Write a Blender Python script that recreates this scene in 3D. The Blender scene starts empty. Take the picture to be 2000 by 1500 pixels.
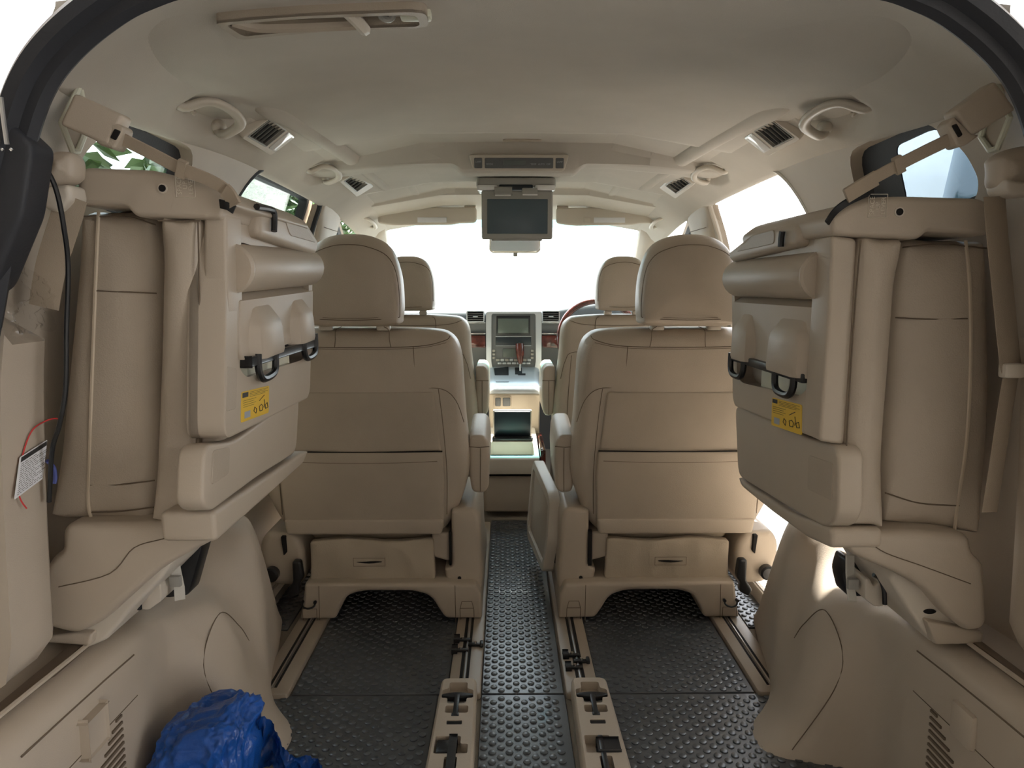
import bpy, bmesh, math, random
from mathutils import Vector, Matrix
from mathutils.geometry import delaunay_2d_cdt
random.seed(7)
R = math.radians
scn = bpy.context.scene
COL = scn.collection

# ------------------------------------------------------------------ camera
F, PITCH, YAW = 1385.0, R(7.8), R(-0.58)
CAM = Vector((-0.04, 0.0, 0.99))
cd = bpy.data.cameras.new('camera')
cam = bpy.data.objects.new('camera', cd)
COL.objects.link(cam)
cam.location = CAM
cam.rotation_euler = (R(90) - PITCH, 0, YAW)
cd.sensor_width = 36.0
cd.lens = F / 2000 * 36
cd.clip_start = 0.02
cd.clip_end = 200
scn.camera = cam
# ------------------------------------------------------------------ light
world = bpy.data.worlds.new('overcast_sky')
scn.world = world
world.use_nodes = True
nt = world.node_tree
bg = nt.nodes['Background']
tc = nt.nodes.new('ShaderNodeTexCoord')
sp = nt.nodes.new('ShaderNodeSeparateXYZ')
rp = nt.nodes.new('ShaderNodeValToRGB')
rp.color_ramp.elements[0].position = 0.0
rp.color_ramp.elements[0].color = (0.97, 0.97, 1.0, 1)
rp.color_ramp.elements[1].position = 1.0
rp.color_ramp.elements[1].color = (0.80, 0.90, 1.0, 1)
nt.links.new(tc.outputs['Generated'], sp.inputs[0])
nt.links.new(sp.outputs['Z'], rp.inputs[0])
nt.links.new(rp.outputs[0], bg.inputs[0])
bg.inputs[1].default_value = 3.2
sl = bpy.data.lights.new('sun', 'SUN')
sl.energy = 20.0
sl.angle = R(2.0)
sl.color = (1.0, 0.95, 0.87)
so = bpy.data.objects.new('sun', sl)
so.rotation_euler = Vector((-0.04, -0.50, -1.0)).to_track_quat('-Z', 'Y').to_euler()
COL.objects.link(so)
scn.view_settings.view_transform = 'Standard'
scn.view_settings.look = 'None'
scn.view_settings.exposure = 0.92
scn.view_settings.gamma = 1.0
scn.view_settings.use_curve_mapping = False

# ------------------------------------------------------------------ points of the car from sight lines
def ray(px, py):
    d = Vector(((px - 1000) / F, (750 - py) / F, -1.0))
    return (Matrix.Rotation(YAW, 3, 'Z') @ Matrix.Rotation(R(90) - PITCH, 3, 'X')) @ d
def on(px, py, ax, v):
    d = ray(px, py)
    return CAM + d * ((v - CAM[ax]) / d[ax])
def AX(px, py, v): return on(px, py, 0, v)
def AY(px, py, v): return on(px, py, 1, v)
def AZ(px, py, v): return on(px, py, 2, v)
def yz(pts, X):                       # outline on a plane of constant X
    return [(AX(a, b, X).y, AX(a, b, X).z) for a, b in pts]
def xz(pts, Y):
    return [(AY(a, b, Y).x, AY(a, b, Y).z) for a, b in pts]

# ------------------------------------------------------------------ materials
def mat(name, col, rough=0.5, bump=0.0, bscale=300, metal=0.0, mottle=0.06, mscale=6, spec=0.5, sheen=0, coat=0, detail=3):
    m = bpy.data.materials.new(name)
    m.use_nodes = True
    n = m.node_tree.nodes
    l = m.node_tree.links
    p = n['Principled BSDF']
    p.inputs['Roughness'].default_value = rough
    p.inputs['Metallic'].default_value = metal
    p.inputs['Specular IOR Level'].default_value = spec
    if coat: p.inputs['Coat Weight'].default_value = coat
    if sheen: p.inputs['Sheen Weight'].default_value = sheen
    tcn = n.new('ShaderNodeTexCoord')
    no = n.new('ShaderNodeTexNoise')
    no.inputs['Scale'].default_value = mscale
    no.inputs['Detail'].default_value = detail
    l.new(tcn.outputs['Object'], no.inputs['Vector'])
    r = n.new('ShaderNodeValToRGB')
    r.color_ramp.elements[0].position = 0.3
    r.color_ramp.elements[1].position = 0.7
    r.color_ramp.elements[0].color = tuple(c * (1 - mottle) for c in col) + (1,)
    r.color_ramp.elements[1].color = tuple(min(1, c * (1 + mottle)) for c in col) + (1,)
    l.new(no.outputs['Fac'], r.inputs[0])
    l.new(r.outputs[0], p.inputs['Base Color'])
    if bump:
        b2 = n.new('ShaderNodeTexNoise')
        b2.inputs['Scale'].default_value = bscale
        b2.inputs['Detail'].default_value = 2
        l.new(tcn.outputs['Object'], b2.inputs['Vector'])
        bn = n.new('ShaderNodeBump')
        bn.inputs['Strength'].default_value = bump
        bn.inputs['Distance'].default_value = 0.002
        l.new(b2.outputs['Fac'], bn.inputs['Height'])
        l.new(bn.outputs[0], p.inputs['Normal'])
    return m
M = {}
M['leather'] = mat('beige_leather', (0.47, 0.40, 0.32), 0.42, 0.25, 420)
M['leather_dk'] = mat('beige_vinyl', (0.43, 0.365, 0.29), 0.5, 0.25, 420)
M['plastic'] = mat('beige_plastic', (0.47, 0.40, 0.32), 0.45, 0.12, 700, mottle=0.03)
M['plastic_lt'] = mat('pale_beige_plastic', (0.60, 0.54, 0.46), 0.4, 0.08, 700, mottle=0.03)
M['trim'] = mat('beige_trim', (0.48, 0.41, 0.33), 0.55, 0.15, 600, mottle=0.04)
M['liner'] = mat('headliner_cloth', (0.57, 0.525, 0.465), 0.95, 0.25, 900, mottle=0.04, spec=0.1)
M['webbing'] = mat('webbing', (0.38, 0.31, 0.235), 0.85, 0.4, 1200)
M['skirt'] = mat('beige_cloth', (0.47, 0.40, 0.31), 0.9, 0.4, 300)
M['seam'] = mat('seam', (0.16, 0.12, 0.085), 0.9)
M['piping'] = mat('piping', (0.55, 0.46, 0.35), 0.45)
M['black'] = mat('black_plastic', (0.012, 0.013, 0.015), 0.35, 0.1)
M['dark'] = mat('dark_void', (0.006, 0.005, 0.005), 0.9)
M['rubber'] = mat('seal_rubber', (0.02, 0.022, 0.028), 0.6, 0.2, 200)
M['mat'] = mat('rubber_mat', (0.075, 0.083, 0.09), 0.32, 0.05, 500, mottle=0.15, spec=0.7, coat=0.1)
M['carpet'] = mat('floor_carpet', (0.30, 0.26, 0.21), 0.95, 0.5, 500)
M['rail'] = mat('rail_trim', (0.36, 0.30, 0.235), 0.4, 0.08)
M['steel'] = mat('steel', (0.55, 0.55, 0.55), 0.3, metal=1.0)
M['chrome'] = mat('chrome', (0.8, 0.8, 0.8), 0.12, metal=1.0)
M['silver'] = mat('silver_paint', (0.58, 0.62, 0.66), 0.3, metal=0.55, mottle=0.02)
M['wood'] = mat('dark_red_wood', (0.10, 0.022, 0.016), 0.15, mottle=0.6, mscale=30, coat=0.6)
M['dash'] = mat('dash_top', (0.12, 0.125, 0.13), 0.6, 0.2)
M['screen'] = mat('screen_glass', (0.012, 0.02, 0.028), 0.4, mottle=0.0)
M['lcd'] = mat('lcd', (0.10, 0.12, 0.11), 0.25)
M['lens'] = mat('lamp_lens', (0.75, 0.74, 0.72), 0.12)
M['grey'] = mat('grey_plastic', (0.33, 0.32, 0.29), 0.35, mottle=0.02)
M['white'] = mat('paper', (0.80, 0.80, 0.82), 0.6, mottle=0.02)
M['ink'] = mat('ink', (0.03, 0.03, 0.03), 0.6)
M['yellow'] = mat('yellow_sticker', (0.80, 0.52, 0.05), 0.4, mottle=0.02)
M['stkgrey'] = mat('sticker_grey', (0.35, 0.38, 0.42), 0.5)
M['print'] = mat('print', (0.66, 0.60, 0.50), 0.5)
M['print_grey'] = mat('print_grey', (0.45, 0.48, 0.5), 0.5)
M['red'] = mat('red_string', (0.55, 0.04, 0.04), 0.6)
M['bluewire'] = mat('blue_wire', (0.06, 0.08, 0.28), 0.5)
M['bag'] = mat('blue_woven_plastic', (0.012, 0.085, 0.38), 0.28, 0.6, 160, mottle=0.25, mscale=14)
M['body'] = mat('white_car_paint', (0.78, 0.78, 0.80), 0.25, coat=0.5, mottle=0.01)
M['concrete'] = mat('concrete_paving', (0.33, 0.32, 0.30), 0.9, 0.5, 40, mottle=0.15)
M['plaster'] = mat('light_block_plaster', (0.42, 0.385, 0.34), 0.9, 0.4, 60, mottle=0.08)  # for the added walls and roof that block light
M['leaf'] = mat('leaf', (0.055, 0.10, 0.03), 0.5, mottle=0.5, mscale=3)
M['bark'] = mat('bark', (0.10, 0.075, 0.05), 0.9, 0.6, 60)
M['hook_white'] = mat('white_fabric_strap', (0.62, 0.60, 0.55), 0.8, 0.4, 600)
M['paleframe'] = mat('pale_bezel', (0.68, 0.68, 0.56), 0.4)

def glass(name, tint, gloss=0.06, alpha_rough=0.0):
    m = bpy.data.materials.new(name)
    m.use_nodes = True
    n, l = m.node_tree.nodes, m.node_tree.links
    n.remove(n['Principled BSDF'])
    t = n.new('ShaderNodeBsdfTransparent')
    t.inputs[0].default_value = tint + (1,)
    g = n.new('ShaderNodeBsdfGlossy')
    g.inputs['Roughness'].default_value = 0.03
    lw = n.new('ShaderNodeLayerWeight')
    pw = n.new('ShaderNodeMath'); pw.operation = 'POWER'
    pw.inputs[1].default_value = 4.0
    ad = n.new('ShaderNodeMath'); ad.operation = 'MULTIPLY_ADD'
    ad.inputs[1].default_value = 0.6
    ad.inputs[2].default_value = gloss * 0.5
    l.new(lw.outputs['Facing'], pw.inputs[0])
    l.new(pw.outputs[0], ad.inputs[0])
    mx = n.new('ShaderNodeMixShader')
    l.new(ad.outputs[0], mx.inputs[0])
    l.new(t.outputs[0], mx.inputs[1])
    l.new(g.outputs[0], mx.inputs[2])
    l.new(mx.outputs[0], n['Material Output'].inputs[0])
    return m
M['glass'] = glass('clear_glass', (0.86, 0.93, 0.93))
M['tint'] = glass('privacy_glass', (0.55, 0.62, 0.66))
M['tealband'] = glass('shade_band_glass', (0.20, 0.62, 0.68))
def film():
    m = glass('clear_film', (0.93, 0.93, 0.93))
    return m
M['film'] = film()
# rear glass pane seen from the next car
M['autoglass'] = mat('dark_auto_glass', (0.015, 0.04, 0.06), 0.06, mottle=0.1, coat=0.3)

# ------------------------------------------------------------------ object helpers
def finish(me, angle=38):
    me.polygons.foreach_set('use_smooth', [True] * len(me.polygons))
    me.set_sharp_from_angle(angle=R(angle))
def obj(name, bm, m, parent=None, angle=38, **kw):
    bmesh.ops.recalc_face_normals(bm, faces=bm.faces)
    if parent is not None:
        root = parent
        off = Vector((0, 0, 0))
        p = parent
        while p is not None:
            off += p.location
            p = p.parent
        bmesh.ops.translate(bm, verts=bm.verts, vec=-off)
    me = bpy.data.meshes.new(name)
    bm.to_mesh(me)
    bm.free()
    finish(me, angle)
    me.materials.append(M[m] if isinstance(m, str) else m)
    o = bpy.data.objects.new(name, me)
    COL.objects.link(o)
    if parent is not None: o.parent = parent
    if parent is not None and name in ('seam', 'panel_gap', 'printed_mark', 'sticker_print', 'piping'): o['kind'] = 'stuff'
    for k, v in kw.items(): o[k] = v
    return o
def thing(name, label, cat, loc=(0, 0, 0), group=None):
    o = bpy.data.objects.new(name, None)
    o.empty_display_size = 0.05
    COL.objects.link(o)
    o.location = loc
    o['label'] = label
    o['category'] = cat
    if group: o['group'] = group
    return o
def tag(o, label, cat, group=None):
    o['label'] = label
    o['category'] = cat
    if group: o['group'] = group
    return o
def struct(name, bm, m, **kw):
    o = obj(name, bm, m, None, **kw)
    o['kind'] = 'structure'
    return o
def rebase(o):                       # put a single-mesh thing's origin at the middle of its base
    me = o.data
    co = [v.co for v in me.vertices]
    lo = Vector([min(c[i] for c in co) for i in range(3)])
    hi = Vector([max(c[i] for c in co) for i in range(3)])
    b = Vector(((lo.x + hi.x) / 2, (lo.y + hi.y) / 2, lo.z))
    me.transform(Matrix.Translation(-b))
    o.location = b
    return o

# ------------------------------------------------------------------ shape helpers
def NB(): return bmesh.new()
def box(bm, x0, x1, y0, y1, z0, z1, r=0.0, seg=2, rot=None, piv=None):
    b = bmesh.new()
    bmesh.ops.create_cube(b, size=1)
    for v in b.verts:
        v.co = Vector(((x0 + x1) / 2 + v.co.x * (x1 - x0), (y0 + y1) / 2 + v.co.y * (y1 - y0), (z0 + z1) / 2 + v.co.z * (z1 - z0)))
    if r:
        bmesh.ops.bevel(b, geom=list(b.edges), offset=r, segments=seg, affect='EDGES', profile=0.5)
    if rot:
        c = Vector(piv) if piv else Vector(((x0 + x1) / 2, (y0 + y1) / 2, (z0 + z1) / 2))
        m4 = Matrix.Translation(c) @ rot.to_4x4() @ Matrix.Translation(-c)
        bmesh.ops.transform(b, matrix=m4, verts=b.verts)
    merge(bm, b)
def merge(bm, b):
    me = bpy.data.meshes.new('tmp')
    b.to_mesh(me)
    b.free()
    bm.from_mesh(me)
    bpy.data.meshes.remove(me)
def rpoly(pts, r=0.01, seg=4):
    """polygon with rounded corners; pts may be (u,v) or (u,v,r)"""
    out = []
    n = len(pts)
    for i in range(n):
        p = Vector(pts[i][:2])
        a = Vector(pts[i - 1][:2])
        b = Vector(pts[(i + 1) % n][:2])
        rr = pts[i][2] if len(pts[i]) > 2 else r
        da, db = (a - p), (b - p)
        t = min(rr, da.length * 0.48, db.length * 0.48)
        if t < 1e-5:
            out.append(tuple(p)); continue
        s, e = p + da.normalized() * t, p + db.normalized() * t
        for k in range(seg + 1):
            q = k / seg
            w = (1 - q) ** 2 * s + 2 * q * (1 - q) * p + q * q * e
            out.append(tuple(w))
    return out
def dens(pts, d):
    out = []
    n = len(pts)
    for i in range(n):
        a, b = Vector(pts[i]), Vector(pts[(i + 1) % n])
        k = max(1, int((b - a).length / d))
        for j in range(k):
            out.append(tuple(a.lerp(b, j / k)))
    return out
def catmull(pts, k=8, closed=True):
    P = [Vector(p) for p in pts]
    n = len(P)
    out = []
    for i in range(n if closed else n - 1):
        if closed:
            p0, p1, p2, p3 = P[i - 1], P[i], P[(i + 1) % n], P[(i + 2) % n]
        else:
            p0, p1, p2, p3 = P[max(i - 1, 0)], P[i], P[i + 1], P[min(i + 2, n - 1)]
        for j in range(k):
            t = j / k
            out.append(0.5 * ((2 * p1) + (p2 - p0) * t + (2 * p0 - 5 * p1 + 4 * p2 - p3) * t * t + (3 * p1 - p0 - 3 * p2 + p3) * t ** 3))
    if not closed: out.append(P[-1])
    return out
def area2(p):
    return sum(p[i - 1][0] * p[i][1] - p[i][0] * p[i - 1][1] for i in range(len(p)))
def inset(p, d, full=None):
    """outline moved inwards by d; tight convex corners move less so that the line never crosses itself"""
    n = len(p)
    P = [Vector(q) for q in p]
    sgn = 1 if area2(p) > 0 else -1
    full = max(abs(full if full is not None else d), 1e-9)
    nrs, lim = [], []
    for i in range(n):
        b = P[i]
        ia = ic = 1
        while (P[i - ia] - b).length < 1e-7 and ia < n - 1: ia += 1
        while (P[(i + ic) % n] - b).length < 1e-7 and ic < n - 1: ic += 1
        e, f = b - P[i - ia], P[(i + ic) % n] - b
        el, fl = e.length, f.length
        if el < 1e-9 or fl < 1e-9:
            nrs.append(Vector((0, 0))); lim.append(1e9); continue
        e /= el; f /= fl
        nr = Vector((-e.y - f.y, e.x + f.x)) * sgn
        if nr.length < 1e-6: nr = Vector((-e.y, e.x)) * sgn
        nrs.append(nr.normalized())
        turn = math.atan2(e.x * f.y - e.y * f.x, e.dot(f)) * sgn * (1 if d > 0 else -1)
        lim.append(.85 * min(el, fl) * 1.0 / turn if turn > .02 else 1e9)
    if d > 0 or d < 0:
        seg = [(P[(i + 1) % n] - P[i]).length for i in range(n)]
        for _ in range(2):
            for i in range(n): lim[i] = min(lim[i], lim[i - 1] + seg[i - 1] * .3)
            for i in range(n - 1, -1, -1): lim[i] = min(lim[i], lim[(i + 1) % n] + seg[i] * .3)
    return [tuple(P[i] + nrs[i] * d * min(1, lim[i] / full)) for i in range(n)]
def pillow(bm, pts, fn, d0, d1, r=0.01, crown=0.0, seg=4, r2=None, crown2=0.0):
    """solid with outline pts; fn(u,v,w)->xyz; face at d0 rounded by r and domed by crown, face at d1 likewise"""
    b = bmesh.new()
    pts = [tuple(p) for p in pts]
    if r2 is None: r2 = r
    sg = 1 if d1 > d0 else -1
    rings = []
    for k in range(seg + 1):
        a = math.pi / 2 * k / seg
        rings.append((inset(pts, r * (1 - math.sin(a)), r), d0 + sg * r * (1 - math.cos(a))))
    for k in range(seg + 1):
        a = math.pi / 2 * (1 - k / seg)
        rings.append((inset(pts, r2 * (1 - math.sin(a)), r2), d1 - sg * r2 * (1 - math.cos(a))))
    V = [[b.verts.new(fn(u, v, w)) for u, v in ring] for ring, w in rings]
    n = len(pts)
    for i in range(len(V) - 1):
        for j in range(n):
            b.faces.new((V[i][j], V[i][(j + 1) % n], V[i + 1][(j + 1) % n], V[i + 1][j]))
    for (ring, w), vs, cr, s2 in ((rings[0], V[0], crown, -sg), (rings[-1], V[-1], crown2, sg)):
        rg = []
        for q in ring:
            if not rg or (Vector(q) - Vector(rg[-1])).length > 1e-6: rg.append(tuple(q))
        while len(rg) > 3 and (Vector(rg[0]) - Vector(rg[-1])).length <= 1e-6: rg.pop()
        ring = rg
        lo = [min(q[k] for q in ring) for k in (0, 1)]
        hi = [max(q[k] for q in ring) for k in (0, 1)]
        ext = min(hi[0] - lo[0], hi[1] - lo[1])
        CV, CF = cdt(ring, [], max(ext / 9, (hi[0] - lo[0] + hi[1] - lo[1]) / 60) if cr else 0)
        if cr:
            D = []
            for q in CV:
                best = 1e9
                for k in range(len(ring)):
                    ax_, ay_ = ring[k - 1]; bx_, by_ = ring[k]
                    ex, ey = bx_ - ax_, by_ - ay_
                    L2 = ex * ex + ey * ey or 1e-12
                    tt = max(0, min(1, ((q[0] - ax_) * ex + (q[1] - ay_) * ey) / L2))
                    dd = (q[0] - ax_ - ex * tt) ** 2 + (q[1] - ay_ - ey * tt) ** 2
                    if dd < best: best = dd
                D.append(math.sqrt(best))
            mx_ = max(D) or 1
            cv = [b.verts.new(fn(q[0], q[1], w + s2 * cr * (1 - (1 - min(1, d / mx_)) ** 2))) for q, d in zip(CV, D)]
        else:
            cv = [b.verts.new(fn(q[0], q[1], w)) for q in CV]
        for f in CF:
            b.faces.new([cv[k] for k in f])
    bmesh.ops.remove_doubles(b, verts=b.verts, dist=2e-5)
    bmesh.ops.dissolve_degenerate(b, edges=b.edges, dist=1e-6)
    merge(bm, b)
def fXZ(u, v, w): return Vector((u, w, v))     # outline seen from behind, depth along Y
def fYZ(u, v, w): return Vector((w, u, v))     # outline seen from the aisle, depth along X
def fXY(u, v, w): return Vector((u, v, w))
def inside(p, poly):
    x, y = p
    c = False
    n = len(poly)
    for i in range(n):
        x1, y1 = poly[i - 1]
        x2, y2 = poly[i]
        if (y1 > y) != (y2 > y) and x < (x2 - x1) * (y - y1) / (y2 - y1) + x1: c = not c
    return c
def cdt(outer, holes, step):
    vs, es = [], []
    for poly in [outer] + holes:
        o = len(vs)
        vs += [Vector(p) for p in poly]
        es += [(o + i, o + (i + 1) % len(poly)) for i in range(len(poly))]
    if step:
        xs = [p[0] for p in outer]; ys = [p[1] for p in outer]
        y = min(ys) + step * 0.5
        allp = [q for poly in [outer] + holes for q in poly]
        while y < max(ys):
            x = min(xs) + step * 0.5
            while x < max(xs):
                if inside((x, y), outer) and not any(inside((x, y), h) for h in holes):
                    if all((q[0] - x) ** 2 + (q[1] - y) ** 2 > (step * 0.4) ** 2 for q in allp):
                        vs.append(Vector((x, y)))
                x += step
            y += step
    V, _, Fc, _, _, _ = delaunay_2d_cdt(vs, es, [], 0, 1e-6)
    out = []
    for f in Fc:
        c = ((V[f[0]][0] + V[f[1]][0] + V[f[2]][0]) / 3, (V[f[0]][1] + V[f[1]][1] + V[f[2]][1]) / 3)
        if inside(c, outer) and not any(inside(c, h) for h in holes): out.append(tuple(f))
    return V, out
def sheet(bm, outer, holes, fn, th, step=0.06):
    """curved shell: fn(u,v,w) with w in {0, th}"""
    V, Fc = cdt(outer, holes, step)
    a = [bm.verts.new(fn(v[0], v[1], 0.0)) for v in V]
    b = [bm.verts.new(fn(v[0], v[1], th)) for v in V]
    ec = {}
    for f in Fc:
        bm.faces.new([a[i] for i in f])
        bm.faces.new([b[i] for i in reversed(f)])
        for i in range(3):
            k = (f[i], f[(i + 1) % 3])
            if (k[1], k[0]) in ec: del ec[(k[1], k[0])]
            else: ec[k] = 1
    for i, j in ec:
        bm.faces.new((a[j], a[i], b[i], b[j]))
    loose = [v for v in a + b if not v.link_faces]
    for v in loose: bm.verts.remove(v)
def frames(path, closed=False):
    P = [Vector(p) for p in path]
    n = len(P)
    T = []
    for i in range(n):
        if closed: t = P[(i + 1) % n] - P[i - 1]
        else: t = P[min(i + 1, n - 1)] - P[max(i - 1, 0)]
        T.append(t.normalized() if t.length > 1e-9 else Vector((0, 0, 1)))
    return P, T
def tube(bm, path, r, n=8, closed=False, up=(0, 0, 1)):
    P, T = frames(path, closed)
    nr = Vector(up)
    if abs(nr.dot(T[0])) > 0.95: nr = Vector((1, 0, 0))
    rings = []
    for i, (p, t) in enumerate(zip(P, T)):
        nr = (nr - t * nr.dot(t)).normalized()
        bn = t.cross(nr)
        rr = r(i / max(1, len(P) - 1)) if callable(r) else r
        rings.append([bm.verts.new(p + (nr * math.cos(2 * math.pi * k / n) + bn * math.sin(2 * math.pi * k / n)) * rr) for k in range(n)])
    m = len(rings)
    for i in range(m if closed else m - 1):
        A, B = rings[i], rings[(i + 1) % m]
        for k in range(n): bm.faces.new((A[k], A[(k + 1) % n], B[(k + 1) % n], B[k]))
    if not closed:
        bm.faces.new(list(reversed(rings[0])))
        bm.faces.new(rings[-1])
def strap(bm, path, w, th, side):
    """flat band; side = direction of its width (vector or list of vectors)"""
    P, T = frames(path)
    rings = []
    for i, (p, t) in enumerate(zip(P, T)):
        s = Vector(side[i] if isinstance(side, list) else side)
        s = (s - t * s.dot(t)).normalized()
        nn = t.cross(s)
        c = [s * w / 2 + nn * th * .2, s * w * .46 + nn * th / 2, -s * w * .46 + nn * th / 2, -s * w / 2 + nn * th * .2,
             -s * w / 2 - nn * th * .2, -s * w * .46 - nn * th / 2, s * w * .46 - nn * th / 2, s * w / 2 - nn * th * .2]
        rings.append([bm.verts.new(p + q) for q in c])
    for A, B in zip(rings, rings[1:]):
        for k in range(8): bm.faces.new((A[k], A[(k + 1) % 8], B[(k + 1) % 8], B[k]))
    bm.faces.new(list(reversed(rings[0])))
    bm.faces.new(rings[-1])
def loft(bm, secs, closed_sec=True, cap=True):
    V = [[bm.verts.new(p) for p in s] for s in secs]
    n = len(V[0])
    for A, B in zip(V, V[1:]):
        for k in range(n if closed_sec else n - 1):
            bm.faces.new((A[k], A[(k + 1) % n], B[(k + 1) % n], B[k]))
    if cap and closed_sec:
        bm.faces.new(list(reversed(V[0])))
        bm.faces.new(V[-1])
def cyl(bm, c, ax, r, h, n=16, bev=0.0):
    c = Vector(c); ax = Vector(ax).normalized()
    tube(bm, [c - ax * h / 2, c + ax * h / 2] if not bev else
         [c - ax * h / 2, c - ax * (h / 2 - bev), c + ax * (h / 2 - bev), c + ax * h / 2],
         r if not bev else (lambda t: r - bev if t in (0, 1) else r), n)
def ellipsoid(bm, c, rx, ry, rz, u=16, v=10):
    b = bmesh.new()
    bmesh.ops.create_uvsphere(b, u_segments=u, v_segments=v, radius=1)
    for q in b.verts: q.co = Vector((c[0] + q.co.x * rx, c[1] + q.co.y * ry, c[2] + q.co.z * rz))
    merge(bm, b)
def text(bm, s, size, mtx, depth=0.0003):
    cu = bpy.data.curves.new('t', 'FONT')
    cu.body = s; cu.size = size; cu.extrude = depth
    cu.align_x = 'CENTER'; cu.align_y = 'CENTER'; cu.resolution_u = 2
    o = bpy.data.objects.new('t', cu)
    COL.objects.link(o)
    me = bpy.data.meshes.new_from_object(o.evaluated_get(bpy.context.evaluated_depsgraph_get()))
    me.transform(mtx)
    bm.from_mesh(me)
    bpy.data.objects.remove(o); bpy.data.curves.remove(cu); bpy.data.meshes.remove(me)
def M3(x, y, z, o):                  # matrix from axes and origin
    m = Matrix((x, y, z)).transposed().to_4x4()
    m.translation = Vector(o)
    return m
def lin(x, pts):
    if x <= pts[0][0]: return pts[0][1]
    for (a, b), (c, d) in zip(pts, pts[1:]):
        if x <= c: return b + (d - b) * (x - a) / (c - a)
    return pts[-1][1]
def sst(x, a, b):
    t = max(0, min(1, (x - a) / (b - a)))
    return t * t * (3 - 2 * t)
def cr1(x, pts):                     # smooth 1-D interpolation
    if x <= pts[0][0]: return pts[0][1]
    for i in range(len(pts) - 1):
        if x <= pts[i + 1][0]:
            (x1, y1), (x2, y2) = pts[i], pts[i + 1]
            x0, y0 = pts[i - 1] if i else pts[i]
            x3, y3 = pts[i + 2] if i + 2 < len(pts) else pts[i + 1]
            h = x2 - x1
            m1 = (y2 - y0) / (x2 - x0) * h if x2 != x0 else 0
            m2 = (y3 - y1) / (x3 - x1) * h
            t = (x - x1) / h
            return (2*t**3 - 3*t*t + 1)*y1 + (t**3 - 2*t*t + t)*m1 + (-2*t**3 + 3*t*t)*y2 + (t**3 - t*t)*m2
    return pts[-1][1]

# ================================================================== SHELL OF THE CABIN
ZB = [(0.90, 1.362), (1.10, 1.379), (1.30, 1.395), (1.8, 1.415), (2.4, 1.41), (2.8, 1.395), (3.1, 1.372), (3.3, 1.345), (3.5, 1.312)]
DX = [(0, 0), (.3, -.003), (.45, -.009), (.53, -.020), (.58, -.040), (.62, -.062), (.67, -.092), (.705, -.12)]
def xmax(y): return .715 - .13 * (1 - sst(y, .90, 1.12))
def ceil0(x, y):
    k = .715 / xmax(y)
    return cr1(y, ZB) + cr1(abs(x) * k, DX) * (1 - .40 * (1 - sst(y, .90, 1.30)))
def boxf(x, y, x0, x1, y0, y1, e, ef=None):
    ef = ef or e
    return sst(x, x0 - e, x0) * (1 - sst(x, x1, x1 + e)) * sst(y, y0 - e, y0) * (1 - sst(y, y1, y1 + ef))
def ceilz(x, y):
    z = ceil0(x, y)
    z += 0.036 * boxf(x, y, -.40, .40, 2.09, 2.295, .03, .010)      # rear sunroof well
    z += 0.034 * boxf(x, y, -.37, .37, 2.86, 3.05, .03, .014)          # front sunroof well
    z -= 0.034 * boxf(x, y, -.42, .42, 2.305, 2.39, .012, .06)
    z -= 0.028 * boxf(x, y, -.17, .18, 2.33, 2.44, .04, .04)
    for (hx, hy, hl) in HAND:                                        # hollows behind the grips
        d = ((x - hx) / .062) ** 2 + ((y - hy) / hl) ** 2
        if d < 1: z += .042 * (1 - d) ** .5
    return z
HAND = [(-.628, 1.505, .125), (.628, 1.505, .125), (-.605, 2.34, .115), (.605, 2.34, .115)]
XW = [(0.0, .83), (.45, .83), (.90, .805), (1.10, .765), (1.20, .738), (1.30, .700), (1.40, .655)]
XR = [(.9, .735), (1.0, .705), (1.07, .682), (1.185, .650), (1.223, .632), (1.27, .592), (1.32, .54)]
def xw(y, z):
    x = cr1(z, XW)
    if z > .9:
        k = 1 - sst(y, .90, 1.12)
        x += (cr1(z, XR) - x) * k * sst(z, .9, .98)
    return x
def rcxy(u, v):
    p = AZ(u, v, 1.366)
    return (p.x, p.y)
LRI = [rcxy(*q) for q in rpoly([(440, 34), (600, 24), (795, 18), (815, 22), (820, 44), (812, 48), (640, 53), (480, 64), (470, 60)], 8, 4)]
def build_ceiling():
    bm = NB()
    nx, ny = 150, 200
    g = []
    for j in range(ny + 1):
        y = .945 + (3.50 - .945) * j / ny
        row = []
        xm = xmax(y)
        for i in range(nx + 1):
            x = -xm + 2 * xm * i / nx
            row.append(bm.verts.new((x, y, ceilz(x, y))))
        g.append(row)
    top = [[bm.verts.new((v.co.x, v.co.y, v.co.z + .05)) for v in (row[0], row[nx // 2], row[-1])] for row in g]
    for j in range(ny):
        for i in range(nx):
            if g[j][i].co.y < 1.35 and inside((g[j][i].co.x + .004, g[j][i].co.y + .006), LRI): continue
            bm.faces.new((g[j][i], g[j][i + 1], g[j + 1][i + 1], g[j + 1][i]))
        for i in range(2):
            bm.faces.new((top[j][i], top[j + 1][i], top[j + 1][i + 1], top[j][i + 1]))
    return struct('ceiling', bm, 'liner', angle=50)
build_ceiling()

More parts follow.
